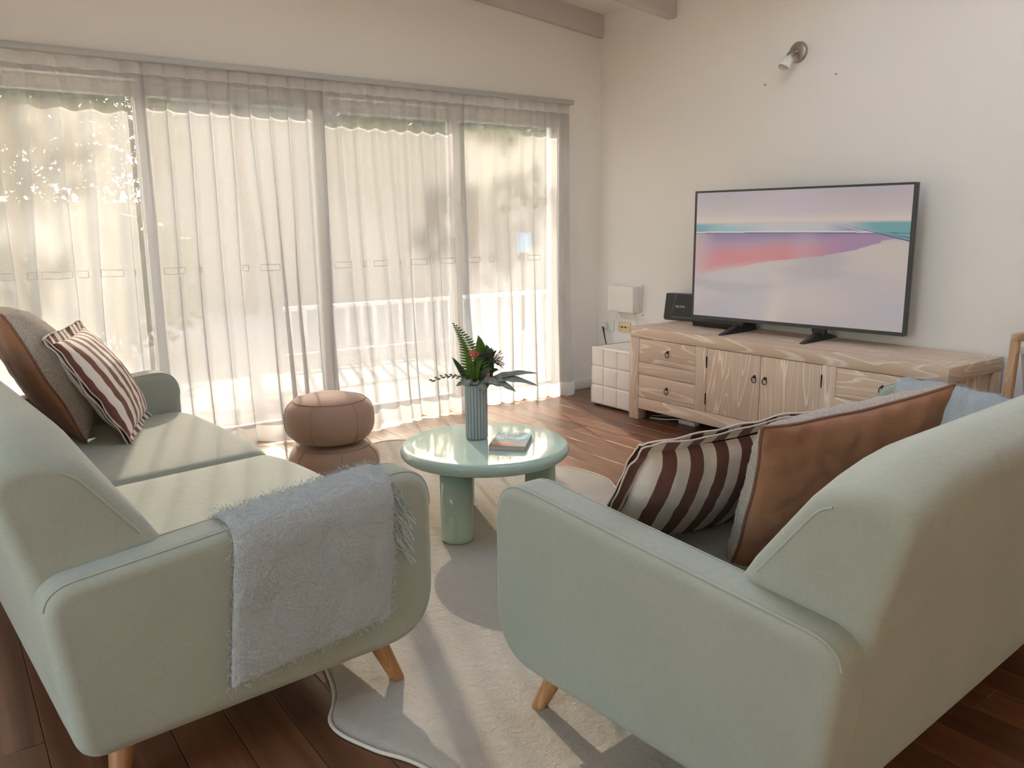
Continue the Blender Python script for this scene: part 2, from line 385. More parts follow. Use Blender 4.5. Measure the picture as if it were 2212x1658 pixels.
def slab(poly, x0, x1, r, n=5, mapf=None, mid=1):
    """extrude polygon given in (y, z) along x with rounded rims"""
    # first half: from face (inset r) to full outline
    seq = []
    for k in range(n + 1):
        a = PI / 2 * k / n; seq.append((x0 + r * (1 - math.cos(a)), r * (1 - math.sin(a))))
    for j in range(1, mid): seq.append((x0 + r + (x1 - x0 - 2 * r) * j / mid, 0.0))
    for k in range(n, -1, -1):
        a = PI / 2 * k / n; seq.append((x1 - r * (1 - math.cos(a)), r * (1 - math.sin(a))))
    V = []; m = len(poly)
    for x, d in seq:
        pp = inset(poly, d)
        for y, z in pp: V.append((x, y, z) if mapf is None else mapf(x, y, z))
    F = grid_faces(len(seq), m, wrap_v=True)
    F.append(tuple(range(m))[::-1]); F.append(tuple((len(seq) - 1) * m + i for i in range(m)))
    return V, F
def fix_normals(o):
    bm = bmesh.new(); bm.from_mesh(o.data); bmesh.ops.recalc_face_normals(bm, faces=bm.faces[:]); bm.to_mesh(o.data); bm.free(); o.data.update(); return o
def nz(x, y, z, s=1.0): return noise.noise(Vector((x * s, y * s, z * s)))
def text_mesh(name, s, size, mat, parent, M4, depth=0.0006, align='LEFT', sx=1.0, space=1.0):
    cu = bpy.data.curves.new(name, 'FONT'); cu.body = s; cu.size = size; cu.extrude = depth; cu.align_x = align; cu.align_y = 'CENTER'; cu.space_character = space
    o = bpy.data.objects.new(name + '_tmp', cu); COL.objects.link(o)
    bpy.context.view_layer.update(); dg = bpy.context.evaluated_depsgraph_get()
    me = bpy.data.meshes.new_from_object(o.evaluated_get(dg)); me.name = name
    bpy.data.objects.remove(o); me.transform(M4 @ Matrix.Diagonal((sx, 1, 1, 1))); me.materials.clear(); me.materials.append(MT[mat])
    return link(bpy.data.objects.new(name, me), parent)

# ------------------------------------------------------------------ the room
XL, YB = -6.3, -7.6          # far-left and rear walls, behind the camera
def zc(x): return 2.783 - 0.096 * x        # raked ceiling rises away from the television wall
fl = struct(box('floor', XL, 0.0, YB, 0.0, -0.05, -0.012, 'floor_timber'))
pw, pl = 0.135, 1.45
pme = None; npl = 0
xs = 0.0; col_i = 0
while xs > XL + 0.01:
    off = (col_i * 0.53) % pl; y = 0.0
    first = True
    while y > YB + 0.01:
        L = pl if not first else pl - off * 0.6
        y0 = max(YB, y - L)
        if npl < 300 and xs > -5.3 and y0 < 0.1 and y > -5.6:
            o = box('plank', xs - pw + 0.0006, xs - 0.0006, y0 + 0.0006, y - 0.0006, -0.013, 0.0, 'floor_timber', fl, 0.0012, 1); npl += 1
        else:
            o = box('plank', xs - pw + 0.0006, xs - 0.0006, y0 + 0.0006, y - 0.0006, -0.013, 0.0, 'floor_timber', fl)
        y = y0; first = False
    xs -= pw; col_i += 1

OX0, OX1, OH = -5.2, -0.40, 2.045
mb = MB()
mb.box(XL - 0.15, OX0, 0.0, 0.15, -0.05, 3.6); mb.box(OX1, 0.12, 0.0, 0.15, -0.05, 3.6); mb.box(OX0, OX1, 0.0, 0.15, OH, 3.6)
struct(mb.build('wall_back', 'wall_paint'))
wr = struct(box('wall_right', 0.0, 0.15, YB - 0.15, 0.0, -0.05, 3.6, 'wall_paint'))
# the left wall, left of the camera, has an unseen opening added for fill light
mb = MB()
mb.box(XL - 0.15, XL, YB - 0.15, -4.3, -0.05, 3.6); mb.box(XL - 0.15, XL, -2.8, 0.0, -0.05, 3.6); mb.box(XL - 0.15, XL, -4.3, -2.8, 2.35, 3.6)
struct(mb.build('wall_left', 'wall_paint'))
struct(box('wall_front', XL - 0.15, 0.15, YB - 0.15, YB, -0.05, 3.6, 'wall_paint'))
# raked ceiling with an out-of-view skylight added to brighten the seating
KX0, KX1, KY0, KY1 = -3.10, -0.90, -4.30, -2.00
mb = MB()
for x0, x1, y0, y1 in ((XL - 0.15, KX0, YB - 0.15, 0.15), (KX1, 0.15, YB - 0.15, 0.15), (KX0, KX1, YB - 0.15, KY0), (KX0, KX1, KY1, 0.15)):
    V = [(x0, y0, zc(x0)), (x1, y0, zc(x1)), (x1, y1, zc(x1)), (x0, y1, zc(x0))]; V += [(x, y, z + 0.14) for x, y, z in V]
    mb.add(V, BOXF)
struct(mb.build('ceiling', 'ceiling_paint'))
V = [(KX0 - 0.03, KY0 - 0.03, zc(KX0) + 0.15), (KX1 + 0.03, KY0 - 0.03, zc(KX1) + 0.15), (KX1 + 0.03, KY1 + 0.03, zc(KX1) + 0.15), (KX0 - 0.03, KY1 + 0.03, zc(KX0) + 0.15)]
V += [(x, y, z + 0.006) for x, y, z in V]
struct(mk('window_6', V, BOXF, 'window_glass', None, False))  # glass over the added skylight opening
def beam(i, y0, y1):
    V = []
    for x in (0.0, XL):
        t = zc(x)
        V += [(x, y0, t - 0.158), (x, y1, t - 0.158), (x, y1, t + 0.02), (x, y0, t + 0.02)]
    o = mk('trim_%d' % i, V, [(0, 3, 2, 1), (4, 5, 6, 7), (0, 1, 5, 4), (1, 2, 6, 5), (2, 3, 7, 6), (3, 0, 4, 7)], 'beam_paint', None, False)
    bevel_obj(o, 0.006, 2); struct(o); tag(o, ['grey painted ceiling beam against the window wall', 'grey painted ceiling beam nearer the wall spotlight', 'grey painted ceiling beam above the sofas', 'grey painted ceiling beam over the camera', 'grey painted ceiling beam at the room rear', 'grey painted rearmost ceiling beam'][i - 1], 'beam')
    del o['category']
beam(1, -0.035, 0.01)
for i, y in enumerate((-0.755, -2.2, -3.6, -5.0, -6.4)): beam(i + 2, y, y + 0.075)
struct(box('baseboard_right', -0.014, 0.0, YB, 0.0, 0.0, 0.075, 'white_paint', None, 0.003))
struct(box('baseboard_back', -0.40, 0.0, -0.014, 0.0, 0.0, 0.075, 'white_paint', None, 0.003))

# small screws left in the television wall
for y, z in ((-1.495, 2.099), (-1.973, 2.091), (-0.50, 0.61)):
    Vv, Ff = lathe([(0.001, 0.0), (0.005, 0.001), (0.004, 0.006), (0.001, 0.007)], 8)
    o = mk('screw', [(-zz, y + a, z + b) for a, b, zz in Vv], Ff, 'grey_facet', wr)

# sliding glass doors
edges = [-5.2, -4.24, -3.24, -2.24, -1.26, -0.40]
for i in range(5):
    x0, x1 = edges[i], edges[i + 1]; yo = 0.05 + 0.045 * (i % 2)
    fw = 0.062
    wn = struct(bpy.data.objects.new('window_%d' % (i + 1), None)); link(wn); wn.location = (0, 0, 0)
    ov = 0.03
    for nm, a in (('stile', (x0 - ov, x0 - ov + fw, 0.0, OH)), ('stile', (x1 + ov - fw, x1 + ov, 0.0, OH)), ('rail', (x0 - ov + fw, x1 + ov - fw, 0.0, 0.09)), ('rail', (x0 - ov + fw, x1 + ov - fw, OH - 0.075, OH))):
        box(nm, max(a[0], OX0), min(a[1], OX1), yo, yo + 0.035, a[2], a[3], 'white_paint', wn, 0.003, 1)
    box('pane', x0 - ov + fw, x1 + ov - fw, yo + 0.014, yo + 0.018, 0.09, OH - 0.075, 'window_glass', wn)
    box('dimming_screen', x0 - ov + fw, x1 + ov - fw, yo + 0.05, yo + 0.0505, 0.09, OH - 0.075, 'dimming_screen' if i in (2, 3) else 'weak_dimming_screen', wn)  # see-through sheet added outside the pane to dim the daylight
struct(box('trim_7', OX0, OX1, 0.0, 0.15, -0.012, 0.012, 'frame_grey', None, 0.003))
struct(box('trim_8', -5.25, -0.362, -0.125, -0.002, 2.118, 2.150, 'rail_metal', None, 0.004))
bpy.data.objects['trim_8']['label'] = 'long grey metal curtain rail above the glass doors'

# sheer curtains
def curtain(x0, x1, folds, seed, amp, flare, label, motif=True, hang=0.012, lean=0.0):
    W = x1 - x0; rr = random.Random(seed); ph0 = rr.random() * 6.28
    nx = int(folds * 22); nzv = 46; zt = 2.125; zb = hang
    jit = [rr.uniform(-0.32, 0.32) for _ in range(folds + 3)]; am = [rr.uniform(0.55, 1.35) for _ in range(folds + 3)]
    def P(s, z):
        h = (zt - z) / (zt - zb)
        q = s * folds; k = int(q); f = q - k
        a = am[k] * (1 - f) + am[k + 1] * f; j = jit[k] * (1 - f) + jit[k + 1] * f
        reg = max(0.0, 1 - h * 2.2)
        a = a * (1 - reg) + 1.0 * reg
        p = 2 * PI * (q + j * (1 - reg) * min(1, h * 1.6)) + 0.5 * math.sin(s * 7 + ph0) * h
        d = math.sin(p) + 0.28 * math.sin(2 * p + 1.0 + ph0)
        A = amp * (0.55 + 0.55 * min(1, h * 1.5))
        y = -0.072 + A * a * d
        y += -flare * h ** 2.5 * (0.6 + 0.4 * math.sin(s * 5.1 + ph0)) + 0.012 * h * nz(s * 6, z * 2, seed)
        y = min(y, -0.012)
        x = x0 + s * W + 0.022 * math.cos(p) * a * (0.4 + 0.6 * h) + lean * h * math.sin(PI * s) + 0.012 * h * nz(s * 4 + 9, z * 1.5, seed * 3.1)
        zz = z + (0.014 * (math.sin(p) * 0.5 + nz(s * 9, 0, seed)) * h ** 8) + (0.006 * math.sin(p) if h < 0.01 else 0)
        return (x, y, max(0.004, zz))
    def sheet(name, z_lo, z_hi, n, mat, parent, dy=0.0):
        V = []; zs = np.linspace(z_hi, z_lo, n)
        for i in range(nx + 1):
            for z in zs:
                x, y, zz = P(i / nx, z); V.append((x, y + dy, zz))
        return mk(name, V, grid_faces(nx + 1, n), mat, parent)
    c = thing('sheer_curtain', label, 'curtain', (0, 0, 0), 0, 'sheer curtains over the glass doors')
    sheet('cloth', zb + 0.10, zt - 0.065, nzv, 'sheer_voile', c)
    sheet('heading', zt - 0.065, zt, 4, 'sheer_double', c)
    sheet('hem', zb, zb + 0.10, 5, 'sheer_double', c)
    if motif:
        s = 0.05; k = 0
        while s < 0.94:
            ww = (0.105 if k % 2 == 0 else 0.032) / W
            if rr.random() < 0.85:
                zc0 = 1.045; hh = 0.017; pts = []
                for t in np.linspace(0, 1, 9): pts.append((s + ww * t, zc0 + hh))
                for t in np.linspace(1, 0, 9): pts.append((s + ww * t, zc0 - hh))
                tobj('embroidered_motif', [(lambda q: (q[0], q[1] - 0.002, q[2]))(P(a, b)) for a, b in pts], 0.0016, 'embroidery', c, 4, True)
            s += ww + 0.055 / W; k += 1
    return c
curtain(-5.12, -3.252, 13, 3, 0.030, 0.03, 'leftmost sheer white curtain with leaves showing through, behind the left sofa')
curtain(-3.272, -2.268, 9, 5, 0.030, 0.06, 'sheer white curtain directly behind the brown poufs', lean=0.05)
curtain(-2.288, -1.276, 9, 8, 0.030, 0.15, 'sheer white curtain behind the vase, third from the left', lean=0.06)
curtain(-1.296, -0.375, 8, 12, 0.026, 0.07, 'rightmost bright sheer white curtain beside the room corner')

# ------------------------------------------------------------------ outside
struct(box('ground', -24, 24, -24, 24, -0.12, -0.06, 'paving'))
hw = tag(box('house_wall', -1.3, 9.5, 9.3, 9.6, -0.06, 3.6, 'garden_wall_render', None, 0.01), 'tall pale rendered house wall beyond the curtains', 'wall')
gw = tag(box('garden_wall', -9.5, 6.5, 9.8, 10.0, -0.06, 1.7, 'garden_wall_render', None, 0.01), 'pale rendered garden wall far beyond the glass doors', 'wall')
fe = thing('garden_fence', 'low white fence seen through the right curtain', 'fence', (0, 2.6, -0.06))
box('fence_rail', -1.6, 3.4, -0.03, 0.03, 0.56, 0.60, 'fence_white', fe, 0.004)
box('fence_rail', -1.6, 3.4, -0.02, 0.02, 0.12, 0.15, 'fence_white', fe, 0.004)
pk = None
for i in range(34):
    x = -1.55 + i * 0.147
    if pk is None: pk = box('picket', -0.02, 0.02, -0.012, 0.012, 0.0, 0.57, 'fence_white', fe, 0.003, 1); pk.location = (x, 0, 0)
    else: dup(pk, fe, location=(x, 0, 0))
bb = thing('blue_board', 'small pale blue board on a post glimpsed through the right curtain', 'board', (1.80, 3.4, -0.06))
box('panel', -0.11, 0.11, -0.012, 0.012, 1.00, 1.24, 'blue_panel', bb, 0.004)
box('post', -0.02, 0.02, 0.012, 0.05, 0.0, 1.2, 'bark', bb, 0.003)

def leaf_cloud(name, parent, blobs, n, size, mat, seed):
    rg = np.random.default_rng(seed); V = []; F = []
    tot = sum(b[3] ** 2 for b in blobs)
    for (bx, by, bz, br, sq) in blobs:
        m = int(n * br ** 2 / tot)
        for _ in range(m):
            d = rg.normal(size=3); d /= np.linalg.norm(d); rad = br * (0.35 + 0.65 * rg.random() ** 0.6)
            c = np.array([bx, by, bz]) + d * rad * np.array([1, 1, sq])
            a = rg.normal(size=3); a /= np.linalg.norm(a); b = np.cross(a, rg.normal(size=3)); b /= np.linalg.norm(b)
            L = size * rg.uniform(0.6, 1.3); k = len(V)
            V += [c - a * L, c + b * L * 0.38, c + a * L, c - b * L * 0.38]; F.append((k, k + 1, k + 2, k + 3))
    o = mk(name, V, F, mat, parent, False); o['kind'] = 'stuff'; return o
def dapple(seed, k, x0, x1):  # leaf clumps above the view, added to dapple and shade the sun
    rg = random.Random(seed); out = []
    for _ in range(k): out.append((rg.uniform(x0, x1), rg.uniform(-0.5, 0.5), rg.uniform(5.5, 6.4), rg.uniform(0.26, 0.46), 0.8))
    for _ in range(6): out.append((rg.uniform(x0, x1), rg.uniform(-0.5, 0.5), rg.uniform(6.6, 7.3), rg.uniform(0.6, 0.9), 0.7))
    return out
def tree(x, y, h, blobs, n, size, seed, label):
    t = thing('garden_tree', label, 'tree', (x, y, -0.06))
    pts = [(0.05 * math.sin(k * 1.3), 0.04 * math.cos(k), h * k / 6) for k in range(7)]
    tobj('trunk', pts, 0.1, 'bark', t, 8, rads=[0.12 - 0.012 * k for k in range(7)])
    leaf_cloud('foliage', t, blobs, n, size, 'tree_leaf', seed)
tree(-4.2, 7.6, 3.6, [(0, 0, 2.6, 1.5, 0.8), (1.4, 0.3, 2.5, 1.1, 0.9), (-1.6, 0.2, 2.4, 1.3, 0.9)] + [(0.5, 0.6, 3.3, 1.4, 0.7), (-2.0, 0.5, 3.2, 1.3, 0.8), (2.2, 0.4, 2.6, 1.0, 1.0)] + dapple(1, 9, -2.2, 2.2), 20000, 0.10, 1, 'leafy tree showing dark through the leftmost curtain')
tree(-0.2, 7.8, 3.8, [(0.2, 0, 3.9, 0.7, 0.8), (-1.6, 0.2, 3.4, 0.6, 0.8), (2.0, -0.2, 3.6, 0.6, 0.8)] + dapple(2, 9, -2.4, -1.0) + dapple(7, 4, 1.3, 2.4), 9600, 0.10, 2, 'leafy tree standing beyond the middle curtains')
tree(4.0, 8.0, 3.8, [(0, 0, 2.8, 1.7, 0.8), (-1.5, 0.2, 2.6, 1.3, 0.8), (1.6, -0.2, 2.7, 1.3, 0.8)] + dapple(3, 9, -2.4, 1.5), 9000, 0.10, 4, 'leafy tree standing beyond the low white fence')
sh = thing('garden_shrub', 'rounded dark shrub beyond the leftmost curtain', 'shrub', (-2.7, 4.2, -0.06))
tobj('stem', [(0, 0, 0), (0.03, 0, 0.3), (0, 0.05, 0.7)], 0.04, 'bark', sh)
leaf_cloud('foliage', sh, [(0, 0, 0.8, 0.85, 0.9), (-1.0, 0.2, 0.7, 0.7, 0.9)], 2600, 0.08, 'tree_leaf', 6)

# ------------------------------------------------------------------ sofas
SW, SD, ZB = 2.12, 0.95, 0.147
AW = 0.13
def arm_top(v): return 0.638 - 0.085 * v / SD
ARM_POLY = round_poly([(0.0, 0.638), (-SD, 0.553), (-SD + 0.045, ZB), (0.0, ZB)], [0.11, 0.075, 0.07, 0.16], 9)
# backrest profile in (depth, height)
BACK_POLY = round_poly([(-0.56, 0.30), (-0.60, 0.44), (-0.70, 0.63), (-0.815, 0.822), (-0.92, 0.862), (-1.005, 0.812), (-SD - 0.005, 0.55), (-SD + 0.045, ZB + 0.005), (-0.66, ZB + 0.005)],
                       [0.09, 0.2, 0.3, 0.10, 0.10, 0.09, 0.3, 0.06, 0.06], 9)
def make_sofa():
    root = thing('sofa', 'x', 'sofa')
    arms = []
    for s in (0, 1):
        x0 = 0.0 if s == 0 else SW - AW
        V, F = slab(ARM_POLY, x0, x0 + AW, 0.034, 7)
        a = fix_normals(mk('armrest', V, F, 'sage_fabric', root))
        for xs_ in (x0 + 0.0185, x0 + AW - 0.0185):
            pp = inset(ARM_POLY, 0.003)
            pts = [(xs_, y, z) for y, z in pp if z > 0.30]
            # keep one run, front bottom to rear bottom
            pts = sorted(pts, key=lambda p: -p[1])
            pts = [p for p in pts if p[2] > 0.50]
            tobj('seam', pts, 0.0028, 'sage_stitch', a, 5)
    # backrest with softly dropped ends
    bx0, bx1 = AW - 0.045, SW - AW + 0.045
    def mp(x, y, z):
        e = min(x - bx0, bx1 - x); f = max(0.0, 1 - e / 0.30); k = max(0.0, (z - 0.55) / 0.33)
        z2 = z - 0.055 * f * f * k
        y2 = y - 0.012 * f * k
        return (x, y2, z2)
    V, F = slab(BACK_POLY, bx0, bx1, 0.036, 7, mp, 24)
    b = fix_normals(mk('backrest', V, F, 'sage_fabric', root))
    for xs_ in (bx0 + 0.001, bx1 - 0.001):
        pp = inset(BACK_POLY, 0.027)
        pts = [mp(xs_, y, z) for y, z in pp if z > 0.45 and y > -0.875]
        tobj('seam', pts, 0.0024, 'sage_stitch', b, 5)
    # seat base and two cushions
    poly = round_poly([(-0.03, 0.30), (-0.70, 0.30), (-0.70, ZB), (-0.045, ZB)], [0.03, 0.02, 0.02, 0.03], 5)
    V, F = slab(poly, AW - 0.03, SW - AW + 0.03, 0.015, 3)
    fix_normals(mk('seat_base', V, F, 'sage_fabric', root))
    cw = (SW - 2 * AW + 0.03) / 2
    for k in range(2):
        x0 = AW - 0.015 + k * cw + 0.002; x1 = x0 + cw - 0.004
        nu, nv = 34, 44; V = []
        prof = round_poly([(0.022, 0.445), (-0.66, 0.435), (-0.66, 0.285), (0.005, 0.285)], [0.10, 0.03, 0.03, 0.05], 11)
        cxm = (x0 + x1) / 2
        def mps(x, y, z, x0=x0, x1=x1):
            t = (x - x0) / (x1 - x0) * 2 - 1; d = min(1, max(0, (0.05 - y) / 0.7)) * 2 - 1
            cr = (1 - abs(t) ** 4) * (1 - abs(d) ** 3)
            kz = max(0, (z - 0.30) / 0.14)
            z += 0.028 * cr * kz; y += 0.022 * (1 - t ** 4) * (1 if y > -0.1 else 0) * (1 - abs(z - 0.37) / 0.2) - 0.012 * abs(t) ** 6 * (1 if y > -0.05 else 0)
            return (x, y, z)
        V, F = slab(prof, x0, x1, 0.045, 7, mps, 16)
        fix_normals(mk('seat_cushion', V, F, 'sage_fabric', root))
    # legs
    pr = [(0.0195, 0.0), (0.021, 0.004), (0.034, ZB + 0.02), (0.030, ZB + 0.025)]
    Vl, Fl = lathe(pr, 20)
    base = None
    for (fx, fy, sx, sy) in ((0.085, -0.085, 0.35, -0.35), (SW - 0.085, -0.085, -0.35, -0.35), (0.10, -SD + 0.13, 0.25, 0.2), (SW - 0.10, -SD + 0.13, -0.25, 0.2)):
        mk('leg', [(fx + x + sx * z, fy + y + sy * z, z) for x, y, z in Vl], Fl, 'leg_wood', root)
    return root
def copy_tree(o, parent=None):
    c = o.copy(); COL.objects.link(c); c.parent = parent
    for ch in list(o.children): copy_tree(ch, c)
    return c
RUG_T = 0.014
sofaR = make_sofa()
RR = R(3.9); SR0 = Vector((-3.19, -3.17, RUG_T))
sofaR.location = SR0; sofaR.rotation_euler = (0, 0, RR)
sofaR['label'] = 'sage green two-seat sofa on the right with its back to the camera'; sofaR['group'] = 'matching sage green sofas'
sofaL = copy_tree(sofaR)
RL = R(4.6); O_L = Vector((-3.245, -2.975, RUG_T))
sofaL.location = O_L + Vector((-math.sin(RL), math.cos(RL), 0)) * SW; sofaL.rotation_euler = (0, 0, RL - PI / 2)
sofaL['label'] = 'sage green two-seat sofa on the left with sun stripes across its seat'; sofaL['group'] = 'matching sage green sofas'

# ------------------------------------------------------------------ throws
def fibres(name, pts, nrm, n, L, mat, parent, seed):
    rg = np.random.default_rng(seed); pts = np.array(pts); nrm = np.array(nrm); idx = rg.integers(0, len(pts), n)
    V = []; F = []
    for i in idx:
        p = pts[i] + rg.normal(size=3) * 0.006; d = nrm[i] * 0.35 + rg.normal(size=3) * 0.5 + np.array([0, 0, -0.35]); d /= np.linalg.norm(d)
        s = np.cross(d, rg.normal(size=3)); s /= np.linalg.norm(s); l = L * rg.uniform(0.4, 1.2); k = len(V)
        s = np.cross(d, nrm[i]); s /= np.linalg.norm(s) + 1e-9; V += [p - s * 0.0008, p + s * 0.0008, p + d * l]; F.append((k, k + 1, k + 2))
    o = mk(name, V, F, mat, parent, False); o['kind'] = 'stuff'; return o
def throw(name, label, path, v0, v1, frame, top, thick, seed, wob=0.006, skew=None, nv=60, fringe=None, fuzz=9000):
    """path: list of (u, z_rel) where z_rel is relative to top(v) when flagged; surface swept along depth v"""
    P = np.array(path, float); seg = np.r_[0, np.cumsum(np.linalg.norm(np.diff(P, axis=0), axis=1))]; n = 90
    t = np.linspace(0, seg[-1], n); U = np.interp(t, seg, P[:, 0]); Z = np.interp(t, seg, P[:, 1])
    for _ in range(3):
        U[1:-1] = (U[:-2] + 2 * U[1:-1] + U[2:]) / 4; Z[1:-1] = (Z[:-2] + 2 * Z[1:-1] + Z[2:]) / 4
    V = []
    for j in range(nv + 1):
        q = j / nv
        for i in range(n):
            s = t[i] / seg[-1]
            a, b = (v0, v1) if skew is None else skew(s)
            v = a + (b - a) * q
            wv = wob * nz(s * 6, q * 5, seed) + wob * 0.5 * nz(s * 17, q * 15, seed + 3)
            # outward normal of the path
            i0 = max(0, i - 1); i1 = min(n - 1, i + 1); du = U[i1] - U[i0]; dz = Z[i1] - Z[i0]; l = math.hypot(du, dz) + 1e-9
            edge = 0.006 * (1 - min(1, min(q, 1 - q) / 0.06)) ** 2
            nu_, nz_ = -dz / l, du / l
            V.append((U[i] + nu_ * (wv - edge), -v, Z[i] + nz_ * (wv - edge) + top(v)))
    th = thing(name, label, 'throw'); th.matrix_world = frame; 
    me = mk('blanket', V, grid_faces(nv + 1, n), 'blue_wool', th)
    m = me.modifiers.new('thickness', 'SOLIDIFY'); m.thickness = thick; m.offset = -1
    N = []
    for v in me.data.vertices: N.append(tuple(v.normal))
    fibres('pile', V, N, fuzz * 2, 0.011, 'blue_wool', th, seed)
    if fringe: fringe(th, V, n, nv)
    return th, V, n, nv
def frame_of(loc, rz):
    m = Matrix.Rotation(rz, 4, 'Z'); m.translation = loc; return m
# left sofa: folded over the near armrest (local x runs from the far arm to the near one)
FL = frame_of(sofaL.location, RL - PI / 2)
pathL = [(SW - AW - 0.022, -0.17), (SW - AW - 0.022, -0.05), (SW - AW + 0.002, 0.004), (SW - AW + 0.045, 0.020), (SW - 0.045, 0.020), (SW + 0.004, -0.002), (SW + 0.022, -0.055), (SW + 0.024, -0.22), (SW + 0.026, -0.365)]
def fringeL(th, V, n, nv):
    rg = random.Random(3); mb = MB()
    for k in range(34):
        i = int(n * rg.uniform(0.42, 0.72)); x, y, z = V[i]      # j = 0 edge, towards the sofa front
        d = Vector((0.012 + 0.004 * rg.random(), 0.05, -0.045 - 0.03 * rg.random())) * rg.uniform(0.7, 1.1)
        pts = [Vector((x + 0.003, y - 0.004, z)) + d * q + Vector((0, 0.006 * math.sin(q * 5 + k), -0.02 * q * q)) for q in (0, 0.33, 0.66, 1)]
        mb.add(*tube(pts, 0.0013, 4))
    mb.build('fringe', 'blue_wool', th, True)['kind'] = 'stuff'
throw('throw_blanket', 'fluffy pale blue-grey throw folded over the near arm of the left sofa', pathL, 0.115, 0.55, FL, arm_top, 0.022, 5,
      skew=lambda s: (0.125 + 0.01 * math.sin(s * 5) + 0.09 * max(0, s - 0.5), 0.555 + 0.07 * max(0, s - 0.5)), fringe=fringeL, fuzz=12000)
# right sofa: over the far armrest and down to the seat
FR = frame_of(SR0, RR)
pathR = [(SW + 0.024, -0.25), (SW + 0.024, -0.06), (SW - 0.002, 0.004), (SW - 0.05, 0.022), (SW - AW + 0.045, 0.022), (SW - AW - 0.005, 0.0), (SW - AW - 0.03, -0.06), (SW - AW - 0.05, -0.15), (SW - AW - 0.12, -0.165), (SW - AW - 0.30, -0.15), (SW - AW - 0.48, -0.15)]
pathR = pathR[::-1]; pathR = [(u, z) for u, z in pathR]
def fringeR(th, V, n, nv):
    rg = random.Random(9); mb = MB()
    for k in range(60):
        i = int(n * rg.uniform(0.05, 0.8)); x, y, z = V[nv * n + i]
        d = Vector((rg.uniform(-0.02, 0.02), -0.07, -0.012)) * rg.uniform(0.6, 1.2)
        pts = [Vector((x, y + 0.004, z - 0.004)) + d * q + Vector((0.006 * math.sin(q * 4 + k), 0, -0.015 * q * q)) for q in (0, 0.33, 0.66, 1)]
        mb.add(*tube(pts, 0.0014, 4))
    mb.build('fringe', 'blue_wool', th, True)['kind'] = 'stuff'
throw('throw_blanket', 'fluffy pale blue-grey throw spread over the far arm of the right sofa', pathR, 0.08, 0.62, FR, lambda v: arm_top(v), 0.022, 15,
      skew=lambda s: (0.09, 0.46 + 0.14 * s), fringe=fringeR, fuzz=12000, wob=0.010)

# ------------------------------------------------------------------ cushions
def cushion_frame(c, wdir, up):
    X = Vector(wdir).normalized(); Z = Vector(up); Z = (Z - X * Z.dot(X)).normalized(); Y = Z.cross(X)
    m = Matrix((X, Y, Z)).transposed().to_4x4(); m.translation = c; return m
def panel(side, w, h, T, seed, n=46, bow=0.05, wr=0.006, ext=1.0, fuzz=0.0):
    V = []
    for i in range(n):
        a = math.sin((i / (n - 1) * 2 - 1) * PI / 2)
        for j in range(n):
            b = math.sin((j / (n - 1) * 2 - 1) * PI / 2)
            x = a * w / 2 * (1 - bow * (1 - b * b)); z = b * h / 2 * (1 - bow * (1 - a * a))
            e = max(0.0, (1 - a * a) * (1 - b * b)); t = T * e ** 0.42
            wrk = wr * (nz(a * 3, b * 3, seed) + 0.6 * nz(a * 8, b * 8, seed + 5)) * min(1, e * 6)
            # puckers that run in from the corners and edges
            pk = 0.5 * wr * math.sin(a * 23 + 3 * nz(a, b, seed)) * (abs(b) ** 6) * min(1, e * 30) + 0.5 * wr * math.sin(b * 21 + seed) * (abs(a) ** 6) * min(1, e * 30)
            fz = fuzz * (nz(x * 60, z * 60, seed) + nz(x * 130, z * 130, seed + 2)) * min(1, e * 12) if fuzz else 0
            ed = 0.008 * nz(a * 2.5, b * 2.5, seed + 31) * (1 - min(1, e * 3))
            V.append((x, side * (t + wrk + pk + fz) + ed, z - 0.018 * e * (b - 0.2)))
    F = grid_faces(n, n)
    if side > 0: F = [f[::-1] for f in F]
    return V, F
def rim(V, n):
    idx = [i * n for i in range(n)] + [(n - 1) * n + j for j in range(1, n)] + [i * n + n - 1 for i in range(n - 2, -1, -1)] + [j for j in range(n - 2, 0, -1)]
    return [V[i] for i in idx]
def boucle_cushion(label, fm, w, h, T, seed, front, T2=None, bow=0.055):
    """front = +1 when the boucle face looks along local +y"""
    c = thing('boucle_cushion', label, 'cushion', group='brown backed boucle cushions'); c.matrix_world = fm
    V, F = panel(front, w, h, T, seed, 90, bow, 0.005, fuzz=0.0032); mk('boucle_face', V, F, 'boucle', c)
    V2, F2 = panel(-front, w, h, T2 or T * 0.9, seed, 64, bow, 0.008 if T2 and T2 > 0.07 else 0.005); mk('velvet_back', V2, F2, 'brown_velvet', c)
    tobj('piping', rim(V2, 64), 0.0045, 'brown_piping', c, 6, True)
    return c
